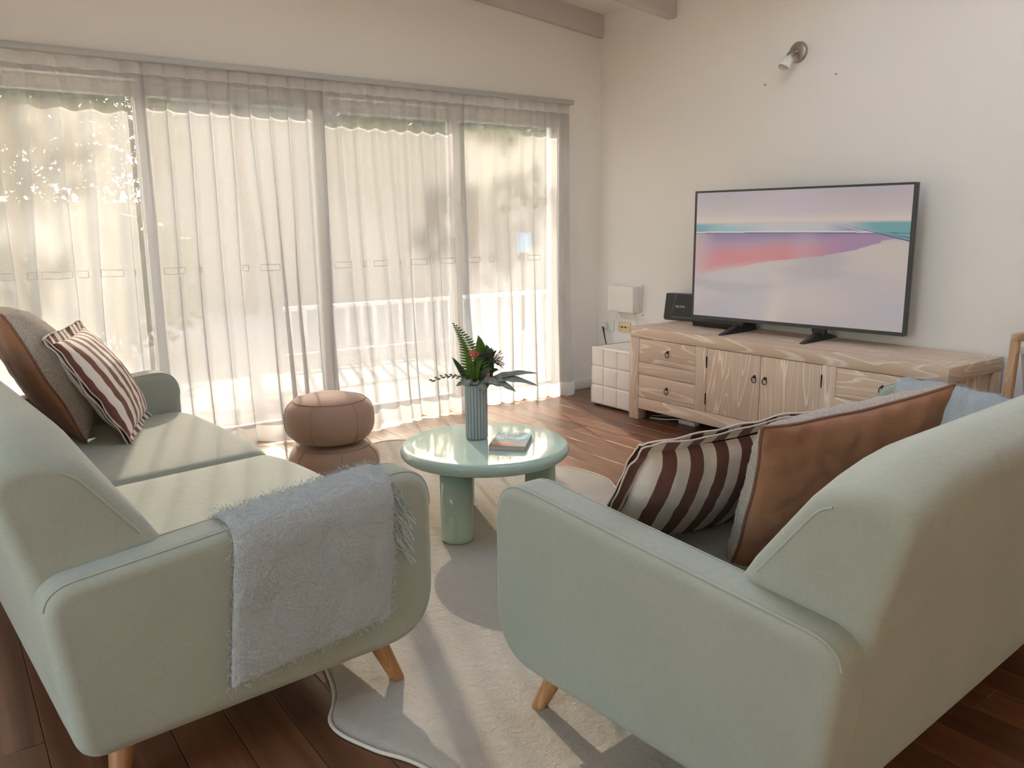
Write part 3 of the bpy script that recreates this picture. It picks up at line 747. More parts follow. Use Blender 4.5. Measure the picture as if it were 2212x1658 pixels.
def striped_cushion(label, fm, w, h, T, seed):
    c = thing('striped_cushion', label, 'cushion', group='brown and cream striped cushions'); c.matrix_world = fm
    for s, nm in ((1, 'front_cover'), (-1, 'back_cover')):
        V, F = panel(s, w, h, T, seed + s, 52, 0.045, 0.004); mk(nm, V, F, 'striped_linen', c)
    # double flange round the edge with wavy lips
    base = rim(panel(1, w, h, T, seed + 1, 52, 0.045, 0.004)[0], 52); m = len(base)
    for s in (1, -1):
        V = []; fw = 0.042; lip = []
        for k, (x, y, z) in enumerate(base):
            r = math.hypot(x / w, z / h); cx = max(-1, min(1, x / (w / 2))) ; cz = max(-1, min(1, z / (h / 2)))
            dx = cx ** 7; dz = cz ** 7; l = math.hypot(dx, dz) + 1e-6
            if l < 0.3: dx = cx if abs(cx) > abs(cz) else 0; dz = cz if abs(cz) >= abs(cx) else 0; l = math.hypot(dx, dz) + 1e-6
            dx /= l; dz /= l
            for q in (0, 0.33, 0.66, 1.0):
                wv = 0.010 * q * nz(k * 0.21, s * 0.7, seed) + s * 0.005 * q
                V.append((x + dx * fw * q, y + wv + s * 0.001, z + dz * fw * q))
            lip.append(V[-1])
        f = mk('flange', V, grid_faces(m, 4, wrap_u=True), 'striped_linen', c)
        tobj('lip', lip, 0.0024, 'linen_edge', f, 5, True)
    return c
# left sofa
boucle_cushion('large boucle cushion with dark brown back leaning at the far end of the left sofa',
    cushion_frame((-3.995, -1.13, 0.722), (-0.10, 0.995, 0), (-0.24, 0, 0.53)), 0.52, 0.56, 0.165, 21, -1, 0.06)
striped_cushion('brown and cream striped cushion leaning on the left sofa beside the window',
    cushion_frame((-3.745, -1.19, 0.668), (0.33, 0.94, 0), (-0.275, -0.02, 0.427)), 0.52, 0.44, 0.075, 31)
# right sofa
striped_cushion('brown and cream striped cushion on the right sofa in front of the brown one',
    cushion_frame((-2.70, -3.425, 0.593), (0.54, -0.12, 0.03), (-0.06, -0.27, 0.34)), 0.48, 0.44, 0.085, 41)
boucle_cushion('boucle cushion showing its smooth brown back on the right sofa',
    cushion_frame((-2.535, -3.715, 0.628), (0.54, -0.13, 0.05), (0.0, -0.15, 0.40)), 0.57, 0.50, 0.13, 51, 1, 0.075, 0.08)

# ------------------------------------------------------------------ rug
def smooth_loop(pts, n=12):
    P = np.array(pts, float); m = len(P); out = []
    for i in range(m):
        p0, p1, p2, p3 = P[i - 1], P[i], P[(i + 1) % m], P[(i + 2) % m]
        for k in range(n):
            t = k / n
            out.append(0.5 * ((2 * p1) + (-p0 + p2) * t + (2 * p0 - 5 * p1 + 4 * p2 - p3) * t * t + (-p0 + 3 * p1 - 3 * p2 + p3) * t ** 3))
    return np.array(out)
rug_pts = [(-3.50, -2.82), (-3.575, -2.985), (-3.535, -3.135), (-3.47, -3.26), (-3.40, -3.52), (-3.26, -3.80), (-2.95, -3.93), (-2.55, -3.80), (-2.2, -3.86), (-1.8, -3.65), (-1.62, -3.25), (-1.75, -2.85), (-1.72, -2.45),
           (-1.70, -2.10), (-1.60, -1.86), (-1.63, -1.60), (-1.80, -1.35), (-1.76, -1.05), (-1.90, -0.78), (-2.05, -0.57), (-2.22, -0.52), (-2.48, -0.66), (-2.78, -0.56), (-3.05, -0.72), (-3.18, -1.05), (-3.32, -1.45), (-3.25, -1.9), (-3.40, -2.35)]
loop = smooth_loop(rug_pts, 10); cen = np.array([-2.55, -2.25]); rings = 56
V = []; m = len(loop)
for j in range(rings + 1):
    q = 1 - j / rings
    for p in loop:
        xy = cen + (p - cen) * q
        z = RUG_T + 0.002 * nz(xy[0] * 30, xy[1] * 30, 1) + 0.0025 * nz(xy[0] * 70, xy[1] * 70, 4) + 0.002 * nz(xy[0] * 4, xy[1] * 4, 8)
        if j == 0: z = 0.003
        if j == 1: z = RUG_T * 0.8
        V.append((xy[0], xy[1], z))
    if j == 0: pass
F = grid_faces(rings, m, wrap_v=True) + [tuple((rings - 1) * m + i for i in range(m))]
rug = thing('rug', 'cream plush rug with a wavy organic outline under the round table', 'rug', (0, 0, 0))
o = fix_normals(mk('pile', V[:rings * m] , F, 'rug_pile', rug))
tobj('piping', [(p[0], p[1], 0.006) for p in loop], 0.005, 'rug_edge', rug, 6, True)

# ------------------------------------------------------------------ coffee table
TC = Vector((-2.44, -2.02, RUG_T)); TH = 0.37 - RUG_T; TR_ = 0.337
fw2 = Vector((0.555, 0.83, 0)).normalized(); rt2 = Vector((fw2.y, -fw2.x, 0))
tb = thing('coffee_table', 'round glossy mint green coffee table on three fat cylinder legs', 'coffee table', TC)
rr = 0.026
prof = [(0.001, TH)] + [(TR_ * k / 6, TH) for k in range(1, 6)] + [(TR_, TH)] + [(TR_ + rr * 0.85 * math.sin(a), TH - rr + rr * math.cos(a)) for a in np.linspace(0.15, PI - 0.15, 14)] + [(TR_ - 0.01, TH - 2 * rr), (0.001, TH - 2 * rr)]
Vv, Ff = lathe(prof[::-1], 96, cap=True); fix_normals(mk('table_top', Vv, Ff, 'table_gloss', tb))
Vl, Fl = lathe([(0.058, 0.0), (0.064, 0.006), (0.066, 0.02), (0.066, TH - 2 * rr + 0.002)], 40)
for k in range(3):
    a = 2 * PI * k / 3; q = rt2 * (0.235 * math.cos(a)) + fw2 * (0.235 * math.sin(a))
    mk('leg', [(x + q.x, y + q.y, z) for x, y, z in Vl], Fl, 'table_gloss', tb)
TOPZ = RUG_T + TH

# vase
VC = Vector((-2.432, -1.945, TOPZ)); VH = 0.24; VR = 0.0475
va = thing('vase', 'blue-grey ribbed cylinder vase of leaves on the round table', 'vase', VC)
n = 20 * 8; V = []; zs = [0.0, 0.004, 0.010, VH - 0.006, VH - 0.001, VH]; rz_ = [-0.006, -0.002, 0, 0, -0.001, -0.003]
for k in range(n):
    a = 2 * PI * k / n; ph = (k % 8) / 8.0; g = -0.0042 * max(0, 1 - abs(ph - 0.5) / 0.14) + 0.0012 * math.cos((ph) * 2 * PI)
    ca, sa = math.cos(a), math.sin(a)
    for z, dr in zip(zs, rz_): V.append(((VR + g + dr) * ca, (VR + g + dr) * sa, z))
    for z in (VH, VH - 0.08): V.append(((VR - 0.006) * ca, (VR - 0.006) * sa, z))
F = grid_faces(n, 8, wrap_u=True); F.append(tuple(k * 8 for k in range(n))[::-1]); F.append(tuple(k * 8 + 7 for k in range(n)))
mk('body', V, F, 'vase_glaze', va)
for k in range(20):
    a = 2 * PI * (k + 0.5) / 20
    box('groove', -0.0012, 0.0012, VR - 0.0045, VR - 0.0022, 0.004, VH - 0.004, 'vase_groove', va).rotation_euler = (0, 0, a - PI / 2)

# greenery in the vase: local x = across the view, y = away, z = up
PF = Matrix.Rotation(-yaw, 4, 'Z'); PF.translation = VC + Vector((0, 0, VH))
def plant(name, label, cat='plant'):
    t = thing(name, label, cat, group='greenery in the vase'); t.matrix_world = PF; return t
def leaf_mesh(pts, widths, nrm=(0, -1, 0.3), cup=0.15, seed=0, wav=0.0):
    P = [Vector(p) for p in pts]; V = []; N = Vector(nrm).normalized(); m = len(P)
    for i, p in enumerate(P):
        t = (P[min(i + 1, m - 1)] - P[max(i - 1, 0)]).normalized(); s = t.cross(N).normalized(); nn = s.cross(t)
        for k in (-1, -0.5, 0, 0.5, 1):
            V.append(p + s * (widths[i] * k) + nn * (cup * widths[i] * (k * k) + wav * widths[i] * math.sin(i * 1.7 + k * 2 + seed)))
    return V, grid_faces(m, 5)
def curve(p0, p1, p2, n=9):
    p0, p1, p2 = Vector(p0), Vector(p1), Vector(p2)
    return [(1 - t) ** 2 * p0 + 2 * t * (1 - t) * p1 + t * t * p2 for t in np.linspace(0, 1, n)]
def lw(n, w, peak=0.4, tip=0.02): 
    return [max(tip * w, w * (math.sin(PI * (t ** (math.log(0.5) / math.log(peak)))) ** 0.8 if 0 < t < 1 else 0)) for t in np.linspace(0, 1, n)]
def thick(o, t=0.0008):
    md = o.modifiers.new('thickness', 'SOLIDIFY'); md.thickness = t; return o
def leaf(parent, p0, p1, p2, w, mat, n=10, nrm=(0, -1, 0.3), wav=0.1, seed=0, peak=0.4, name='leaf'):
    V, F = leaf_mesh(curve(p0, p1, p2, n), lw(n, w, peak), nrm, 0.2, seed, wav); return thick(mk(name, V, F, mat, parent))
# fern
fn = plant('fern_frond', 'tall green fern frond standing up from the vase', 'fern')
sp = curve((0.015, 0, -0.10), (0.03, -0.01, 0.12), (-0.088, -0.02, 0.262), 30)
tobj('stem', sp, 0.0016, 'fern_green', fn, 6, rads=[0.0022 - 0.0018 * k / 29 for k in range(30)])
for k in range(8, 30):
    q = (k - 8) / 21.0; p = sp[k]; L = 0.076 * (1 - q) ** 0.8 + 0.006
    for s in (-1, 1):
        d = Vector((s * 0.95, -0.15, 0.10 + 0.2 * q)) if s < 0 else Vector((0.9, -0.1, 0.30))
        e = p + d.normalized() * L * (1.0 if s < 0 else 0.85)
        V, F = leaf_mesh(curve(p, (p + e) / 2 + Vector((0, 0, -0.003)), e, 7), lw(7, 0.0072 * (0.45 + 0.7 * (1 - q)), 0.35), (0, -1, 0.1), 0.2)
        thick(mk('leaflet', V, F, 'fern_green', fn), 0.0006)
# broad leaves
bl = plant('broad_leaf_spray', 'upright broad green leaves behind the fern in the vase')
leaf(bl, (0.0, 0.02, -0.06), (0.04, 0.03, 0.10), (0.012, 0.03, 0.205), 0.036, 'fern_green', 12, (0.2, -1, 0.1), 0.05)
leaf(bl, (0.02, 0.02, -0.06), (0.075, 0.03, 0.10), (0.045, 0.03, 0.165), 0.026, 'dark_green', 12, (0.2, -1, 0.1), 0.05)
leaf(bl, (0.0, 0.01, -0.04), (-0.06, -0.01, 0.06), (-0.098, -0.01, 0.118), 0.015, 'dark_green', 10, (0.5, -1, 0.1), 0.1)
leaf(bl, (0.0, 0.0, -0.04), (-0.02, -0.02, 0.06), (0.03, -0.03, 0.10), 0.022, 'fern_green', 10, (0, -1, 0.2), 0.1)
leaf(bl, (0.0, 0.0, -0.03), (0.03, -0.03, 0.06), (0.07, -0.03, 0.07), 0.020, 'dark_green', 10, (0, -1, 0.4), 0.1)
# drooping grey-green leaves
gl = plant('long_leaf_spray', 'long grey-green leaves drooping out over the vase rim')
for i, (p1, p2, wd) in enumerate([((0.12, -0.02, 0.062), (0.265, -0.03, 0.048), 0.011), ((0.11, -0.03, 0.06), (0.268, -0.04, -0.006), 0.013), ((0.08, -0.04, 0.045), (0.172, -0.05, -0.028), 0.016),
                                  ((0.03, -0.05, 0.03), (0.035, -0.065, -0.03), 0.016), ((-0.03, -0.05, 0.03), (-0.082, -0.05, 0.0), 0.014), ((0.05, -0.05, 0.05), (0.10, -0.06, 0.0), 0.014), ((-0.01, -0.05, 0.02), (0.01, -0.055, 0.008), 0.016)]):
    leaf(gl, (0.01, -0.01, -0.01), p1, p2, wd * 1.3, 'grey_leaf', 14, (0, -0.75, 0.8), 0.22, i * 1.3, 0.5)
for i, (p1, p2) in enumerate([((-0.03, -0.02, 0.045), (-0.07, -0.03, 0.0)), ((-0.02, 0.0, 0.05), (-0.055, -0.02, 0.05)), ((0.06, 0.0, 0.07), (0.10, -0.01, 0.06))]):
    leaf(gl, (0.0, -0.01, -0.02), p1, p2, 0.016, 'dark_green', 10, (0, -0.8, 0.6), 0.1, i)
# knobbly spike to the left
sk = plant('seed_spike', 'thin knobbly spike reaching left from the vase')
sp2 = curve((0.0, -0.02, -0.01), (-0.07, -0.04, 0.075), (-0.178, -0.05, 0.022), 20)
tobj('stem', sp2, 0.0015, 'brown_bud', sk, 5)
for k in range(5, 20):
    p = sp2[k]; s = 1 if k % 2 else -1
    leaf(sk, p, p + Vector((-0.010, 0, 0.008 * s)), p + Vector((-0.018, 0, 0.006 * s)), 0.0042, 'grey_leaf', 5, (0, -1, 0.2), 0.1, k, name='bud')
# flower heads
fh = plant('flower_head', 'dark brownish flower head at the right of the vase', 'flower')
tobj('stem', curve((0.01, 0, -0.08), (0.03, 0, 0.05), (0.075, -0.01, 0.115), 8), 0.0018, 'brown_bud', fh, 5)
rf = random.Random(4); mb = MB()
for k in range(70):
    th_ = rf.uniform(-0.5, PI * 0.75); el = rf.uniform(-0.6, 0.6); d = Vector((math.cos(th_) * math.cos(el), -math.sin(el), math.sin(th_) * math.cos(el)))
    c0 = Vector((0.072, -0.01, 0.095)); L = rf.uniform(0.030, 0.062)
    mb.add(*tube([c0 + d * 0.006, c0 + d * L * 0.7 + Vector((0, 0, 0.003)), c0 + d * L], 0.0009, 4, rads=[0.0006, 0.0010, 0.0019]))
mb.build('florets', 'brown_bud', fh, True)['kind'] = 'stuff'
for k in range(9):
    th_ = rf.uniform(0.4, PI * 1.0); d = Vector((math.cos(th_), rf.uniform(-0.6, 0.2), math.sin(th_))).normalized(); c0 = Vector((0.055, -0.01, 0.112))
    leaf(fh, c0, c0 + d * 0.022 + Vector((0, 0, 0.004)), c0 + d * 0.048, 0.0095, 'dark_green', 7, (0, -1, 0.3), 0.1, k)
def posy(c, r, n, label, seed, name='red_flower'):
    rf = random.Random(seed); p = plant(name, label, 'flower'); mb = MB()
    for k in range(n):
        d = Vector((rf.gauss(0, 1), rf.gauss(0, 0.7) - 0.4, rf.gauss(0, 1))).normalized(); cc = Vector(c) + d * r * rf.uniform(0.3, 1)
        for a in range(4):
            q = a * PI / 2 + rf.random(); e = Vector((math.cos(q), -0.2, math.sin(q))) * 0.0062; s = Vector((-math.sin(q), 0, math.cos(q))) * 0.0024
            i = len(mb.V); mb.add([cc, cc + e * 0.5 + s, cc + e, cc + e * 0.5 - s], [(0, 1, 2, 3)])
    mb.build('petals', 'red_petal', p)['kind'] = 'stuff'
    tobj('stem', curve((0.0, 0, -0.06), (0.0, -0.01, 0.02), c, 6), 0.0015, 'dark_green', p, 5)
posy((-0.002, -0.045, 0.135), 0.021, 40, 'coral red flower cluster in front of the fern', 2)
posy((0.056, -0.055, 0.050), 0.008, 6, 'tiny coral red flower low at the vase rim', 3)

# book
bk_c = [Vector(p) for p in ((-2.334, -1.981), (-2.229, -2.083), (-2.413, -2.269), (-2.516, -2.163))]
bm_ = sum(bk_c, Vector((0, 0))) / 4; ex = ((bk_c[1] - bk_c[0]) + (bk_c[2] - bk_c[3])).normalized()
BW, BH, BT = 0.148, 0.222, 0.0205
bk = thing('paperback_book', 'paperback book with a teal and orange seascape cover on the table', 'book', (bm_.x + 0.004, bm_.y + 0.01, TOPZ), math.atan2(ex.y, ex.x))
box('pages', -BW / 2 + 0.001, BW / 2 - 0.002, -BH / 2 + 0.001, BH / 2 - 0.001, 0.0012, BT - 0.0012, 'page_paper', bk)
box('back_cover', -BW / 2, BW / 2, -BH / 2, BH / 2, 0.0, 0.0012, 'book_grey', bk)
box('spine', -BW / 2 - 0.0008, -BW / 2 + 0.0006, -BH / 2, BH / 2, 0.0, BT, 'book_grey', bk)
def painted(name, nx, ny, fn_, place, mat, parent):
    V = []; C = []
    for i in range(nx):
        for j in range(ny):
            s, t = i / (nx - 1), j / (ny - 1); V.append(place(s, t)); C.append((*lin(fn_(s, t)), 1.0))
    o = mk(name, V, grid_faces(nx, ny), mat, parent, False)
    ca = o.data.color_attributes.new('col', 'FLOAT_COLOR', 'POINT'); ca.data.foreach_set('color', np.array(C, dtype=np.float32).ravel()); return o
def lerp(a, b, t): t = max(0.0, min(1.0, t)); return tuple(x + (y - x) * t for x, y in zip(a, b))
def sst(a, b, x): t = max(0.0, min(1.0, (x - a) / (b - a))); return t * t * (3 - 2 * t)
def cover(s, t):
    n1 = nz(s * 3, t * 5 + s * 2, 2) * 0.5 + 0.5; n2 = nz(s * 8 + t * 6, t * 10, 5) * 0.5 + 0.5
    c = lerp((96, 116, 122), (150, 190, 196), n1 * 0.6 + n2 * 0.3)
    c = lerp(c, (178, 222, 226), sst(0.22, 0.0, abs(s - 0.80 + (t - 0.35) * 0.5) * 1.6) * 0.75 * sst(0.75, 0.3, t))
    sea = 0.68 + 0.06 * math.sin(s * 2.2) - 0.02 * n2
    c2 = lerp((206, 138, 98), (150, 118, 112), sst(sea, 1.0, t)); c2 = lerp(c2, (150, 160, 160), sst(0.45, 1.0, s) * 0.8)
    return lerp(c, c2, sst(sea - 0.02, sea + 0.03, t))
painted('front_cover', 44, 64, cover, lambda s, t: (-BW / 2 + BW * s, BH / 2 - BH * t, BT), 'cover_print', bk)
for txt, yy, xx in (('TIDES', 0.088, -0.066), ('OF', 0.050, -0.066), ('MEMORY', 0.012, -0.066)):
    text_mesh('title', txt, 0.040, 'white_ink', bk, Matrix.Translation((xx, yy, BT + 0.0006)), 0.0002, sx=0.86 if txt != 'MEMORY' else 0.78)

# ------------------------------------------------------------------ poufs
def pouf(x, y, z0, h, r, rz, label):
    p = thing('pouf', label, 'pouf', (x, y, z0), rz, 'stacked brown poufs')
    ns = 40; pr = []
    for k in range(ns + 1):
        a = -PI / 2 + PI * k / ns; c, s = math.cos(a), math.sin(a)
        pr.append((max(0.001, r * abs(c) ** 0.52 * (1 if c >= 0 else -1)), h / 2 + h / 2 * math.copysign(abs(s) ** 0.80, s)))
    V, F = lathe(pr, 80, cap=False); V = [(x_ + 0.003 * nz(x_ * 9, y_ * 9, z_ * 9), y_, z_ + 0.004 * nz(x_ * 7, y_ * 7, 2)) for x_, y_, z_ in V]
    fix_normals(mk('body', V, F, 'pouf_fabric', p))
    def at(zf, a, off=0.0):
        k = min(range(len(pr)), key=lambda i: abs(pr[i][1] - zf * h)); rr_, zz = pr[k]; return ((rr_ + off) * math.cos(a), (rr_ + off) * math.sin(a), zz)
    kk = [i for i in range(len(pr)) if pr[i][0] < r * 0.80 and pr[i][1] > h * 0.6][0]
    for sgn in (1, -1):
        zr = pr[kk]; zz = zr[1] if sgn > 0 else h - zr[1]
        tobj('seam', [(zr[0] * math.cos(a), zr[0] * math.sin(a), zz + 0.001 * sgn) for a in np.linspace(0, 2 * PI, 73)[:-1]], 0.0024, 'pouf_seam', p, 5, True)
    for j in range(6):
        a = j * PI / 3
        pts = [((pr[i][0] + 0.0006) * math.cos(a), (pr[i][0] + 0.0006) * math.sin(a), pr[i][1]) for i in range(ns - kk, kk + 1)]
        tobj('seam', pts, 0.0016, 'pouf_seam', p, 5)
    return p
PC = (-2.765, -1.145)
pouf(PC[0] + 0.012, PC[1], RUG_T, 0.232, 0.222, 0.3, 'lower brown fabric pouf beneath another pouf by the curtain')
pouf(PC[0], PC[1], RUG_T + 0.226, 0.235, 0.216, 0.75, 'upper brown fabric pouf stacked on another by the curtain')

# ------------------------------------------------------------------ quilted cube ottoman
ot = thing('cube_ottoman', 'cream quilted leather cube ottoman between the curtain and the cabinet', 'ottoman', (-0.49, -0.885, 0))
OS = 0.415; OHh = 0.425
box('body', 0.0095, OS - 0.0095, 0.0095, OS - 0.0095, 0.012, OHh - 0.0095, 'white_leather', ot, 0.012, 3)
for fx in (0.04, OS - 0.04):
    for fy in (0.04, OS - 0.04): box('foot', fx - 0.018, fx + 0.018, fy - 0.018, fy + 0.018, 0.0, 0.014, 'black_plastic', ot)
n = 11; tw = OS / 3; th3 = (OHh - 0.015) / 3; Vp = []
def puff(a, b): return 0.0075 * (max(0, (1 - a ** 8)) * max(0, (1 - b ** 8))) ** 0.3
pan = None
def ott_panel(mat4, w_, h_):
    V = []
    for i in range(n):
        for j in range(n):
            a = math.sin((i / (n - 1) * 2 - 1) * PI / 2); b = math.sin((j / (n - 1) * 2 - 1) * PI / 2)
            V.append(((a + 1) / 2 * w_, -puff(a, b), (b + 1) / 2 * h_))
    o = mk('panel', V, grid_faces(n, n), 'white_leather', ot); fix_normals(o); o.data.transform(Matrix()); o.matrix_local = mat4; return o
proto = {}
for fi, rz in enumerate((0, PI / 2, PI, -PI / 2)):
    Mr = Matrix.Translation((OS / 2, OS / 2, 0)) @ Matrix.Rotation(rz, 4, 'Z') @ Matrix.Translation((-OS / 2, -OS / 2 + 0.011, 0))
    for i in range(3):
        for j in range(3):
            m4 = Mr @ Matrix.Translation((i * tw, 0, 0.014 + j * th3))
            if 's' not in proto: proto['s'] = ott_panel(m4, tw, th3)
            else: dup(proto['s'], ot).matrix_local = m4
for i in range(3):
    for j in range(3):
        m4 = Matrix.Translation((i * tw, j * tw, OHh - 0.011)) @ Matrix.Rotation(-PI / 2, 4, 'X')
        if 't' not in proto: proto['t'] = ott_panel(m4, tw, tw)
        else: dup(proto['t'], ot).matrix_local = m4

# ------------------------------------------------------------------ media cabinet
CX0, CX1, CY0, CY1, CHh = -0.554, -0.022, -3.012, -0.942, 0.616     # front, back, right end, left end
cb = thing('media_cabinet', 'long washed oak media cabinet with drawers and two doors under the television', 'cabinet', (0, 0, 0))
tz = 0.547
# top: mitred border and inner planks
bw_ = 0.085
def prism(name, poly, z0, z1, mat, parent, bev=0.0):
    m = len(poly); V = [(x, y, z0) for x, y in poly] + [(x, y, z1) for x, y in poly]
    F = [tuple(range(m))[::-1], tuple(range(m, 2 * m))] + [(i, (i + 1) % m, m + (i + 1) % m, m + i) for i in range(m)]
    o = fix_normals(mk(name, V, F, mat, parent, False))
    if bev: bevel_obj(o, bev, 2)
    return o
g = 0.0006
prism('top_border', [(CX0, CY0), (CX0, CY1), (CX0 + bw_ - g, CY1 - bw_ - g), (CX0 + bw_ - g, CY0 + bw_ + g)], tz, CHh, 'oak_y', cb, 0.0025)
prism('top_border', [(CX1, CY0), (CX1 - bw_ + g, CY0 + bw_ + g), (CX1 - bw_ + g, CY1 - bw_ - g), (CX1, CY1)], tz, CHh, 'oak_y', cb, 0.0025)
prism('top_border', [(CX0, CY1 + 0), (CX1, CY1), (CX1 - bw_, CY1 - bw_ + 0), (CX0 + bw_, CY1 - bw_)], tz, CHh, 'oak_x', cb, 0.0025)
prism('top_border', [(CX0, CY0), (CX0 + bw_, CY0 + bw_), (CX1 - bw_, CY0 + bw_), (CX1, CY0)], tz, CHh, 'oak_x', cb, 0.0025)
nx_ = 3; ww = (CX1 - CX0 - 2 * bw_) / nx_
for k in range(nx_):
    box('top_plank', CX0 + bw_ + k * ww + g, CX0 + bw_ + (k + 1) * ww - g, CY0 + bw_ + g, CY1 - bw_ - g, CHh - 0.03, CHh - 0.0004, 'oak_y', cb, 0.0015, 1)
ps = 0.079
for y0 in (CY1 - ps, CY0):
    for x0 in (CX0, CX1 - ps): box('post', x0, x0 + ps, y0, y0 + ps, 0.0, tz - 0.0005, 'oak_z', cb, 0.003)
for x0, x1 in ((CX0 + 0.002, CX0 + 0.04), (CX1 - 0.03, CX1 - 0.004)): box('bottom_rail', x0, x1, CY0 + ps, CY1 - ps, 0.076, 0.153, 'oak_y', cb, 0.003)
for y0 in (CY1 - 0.04, CY0 + 0.005):
    box('end_rail', CX0 + ps, CX1 - ps, y0, y0 + 0.035, 0.076, 0.153, 'oak_x', cb, 0.003)
    box('end_panel', CX0 + ps, CX1 - ps, y0 + 0.012, y0 + 0.024, 0.153, tz, 'oak_z', cb)
for y0, y1 in ((-1.593, -1.508), (-2.447, -2.366)): box('stile', CX0 + 0.0015, CX0 + 0.04, y0, y1, 0.153, tz - 0.0005, 'oak_z', cb, 0.002)
box('carcass', CX0 + 0.03, CX1 - 0.005, CY0 + 0.03, CY1 - 0.03, 0.10, tz - 0.004, 'black_plastic', cb)
for y0, y1 in ((-1.508, -1.021), (-2.933, -2.447)): box('drawer_rail', CX0 + 0.002, CX0 + 0.04, y0, y1, 0.312, 0.388, 'oak_y', cb, 0.002)
def ring_pull(parent, x, y, z):
    Vv, Ff = lathe([(0.001, 0), (0.0105, 0.001), (0.009, 0.004), (0.001, 0.005)], 14)
    rp = mk('ring_pull', [(x - c, y + a, z + 0.012 + b) for a, b, c in Vv], Ff, 'iron', parent)
    q = MB(); q.add(*tube([(x - 0.007, y + 0.015 * math.cos(a), z - 0.004 + 0.018 * math.sin(a)) for a in np.linspace(0, 2 * PI, 21)[:-1]], 0.0024, 6, True))
    k = len(rp.data.vertices); me = rp.data; old = [tuple(v.co) for v in me.vertices]; of = [tuple(p.vertices) for p in me.polygons]
    me2 = bpy.data.meshes.new('ring_pull'); me2.from_pydata(old + [tuple(v) for v in q.V], [], of + [tuple(i + k for i in f) for f in q.F]); me2.materials.append(MT['iron']); rp.data = me2
    me2.polygons.foreach_set('use_smooth', [True] * len(me2.polygons))
for (y0, y1) in ((-1.508, -1.021), (-2.933, -2.447)):
    for (z0, z1) in ((0.388, tz), (0.153, 0.312)):
        d = box('drawer', CX0 + 0.003, CX0 + 0.028, y0 + 0.0025, y1 - 0.0025, z0 + 0.0025, z1 - 0.003, 'oak_y', cb, 0.0025)
        ring_pull(d, CX0 + 0.001, (y0 + y1) / 2 - 0.012, (z0 + z1) / 2)
for (y0, y1, s) in ((-1.980, -1.593, 1), (-2.366, -1.980, -1)):
    d = box('door', CX0 + 0.003, CX0 + 0.028, y0 + 0.002, y1 - 0.002, 0.1555, tz - 0.003, 'oak_z', cb, 0.0025)
    ring_pull(d, CX0 + 0.001, -1.980 + s * 0.036, 0.41)
    yh = y1 if s > 0 else y0
    for zh in (0.46, 0.235):
        tobj('hinge', [(CX0 + 0.001, yh, zh - 0.034), (CX0 + 0.001, yh, zh + 0.034)], 0.004, 'iron', d, 8)
# things below the cabinet
pb = thing('power_board', 'small white power board lying under the cabinet', 'power board', (-0.42, -1.26, 0))
box('body', 0, 0.05, -0.14, 0.0, 0, 0.028, 'white_plastic', pb, 0.005)
box('plug', 0.004, 0.036, -0.105, -0.07, 0.028, 0.055, 'white_plastic', pb, 0.004)
tag(tobj('white_cord', [(-0.42 + 0.02, -1.255, 0.02), (-0.44, -1.16, 0.008), (-0.47, -1.06, 0.006), (-0.42, -1.03, 0.006), (-0.34, -1.10, 0.006), (-0.22, -1.2, 0.006)], 0.0045, 'white_plastic'), 'white cord curling on the floor under the cabinet', 'cord')

# ------------------------------------------------------------------ television
TA = R(7.0)
tl = Vector((-0.33, -1.262)); tdir = Vector((math.sin(TA), -math.cos(TA)))      # from the left edge towards the right edge
TW, TZ0, TZ1, TT = 1.328, 0.683, 1.471, 0.046
tv = thing('television', 'wide flat television showing a pink salt lake on two splayed feet', 'television', (tl.x, tl.y, 0), math.atan2(tdir.y, tdir.x))
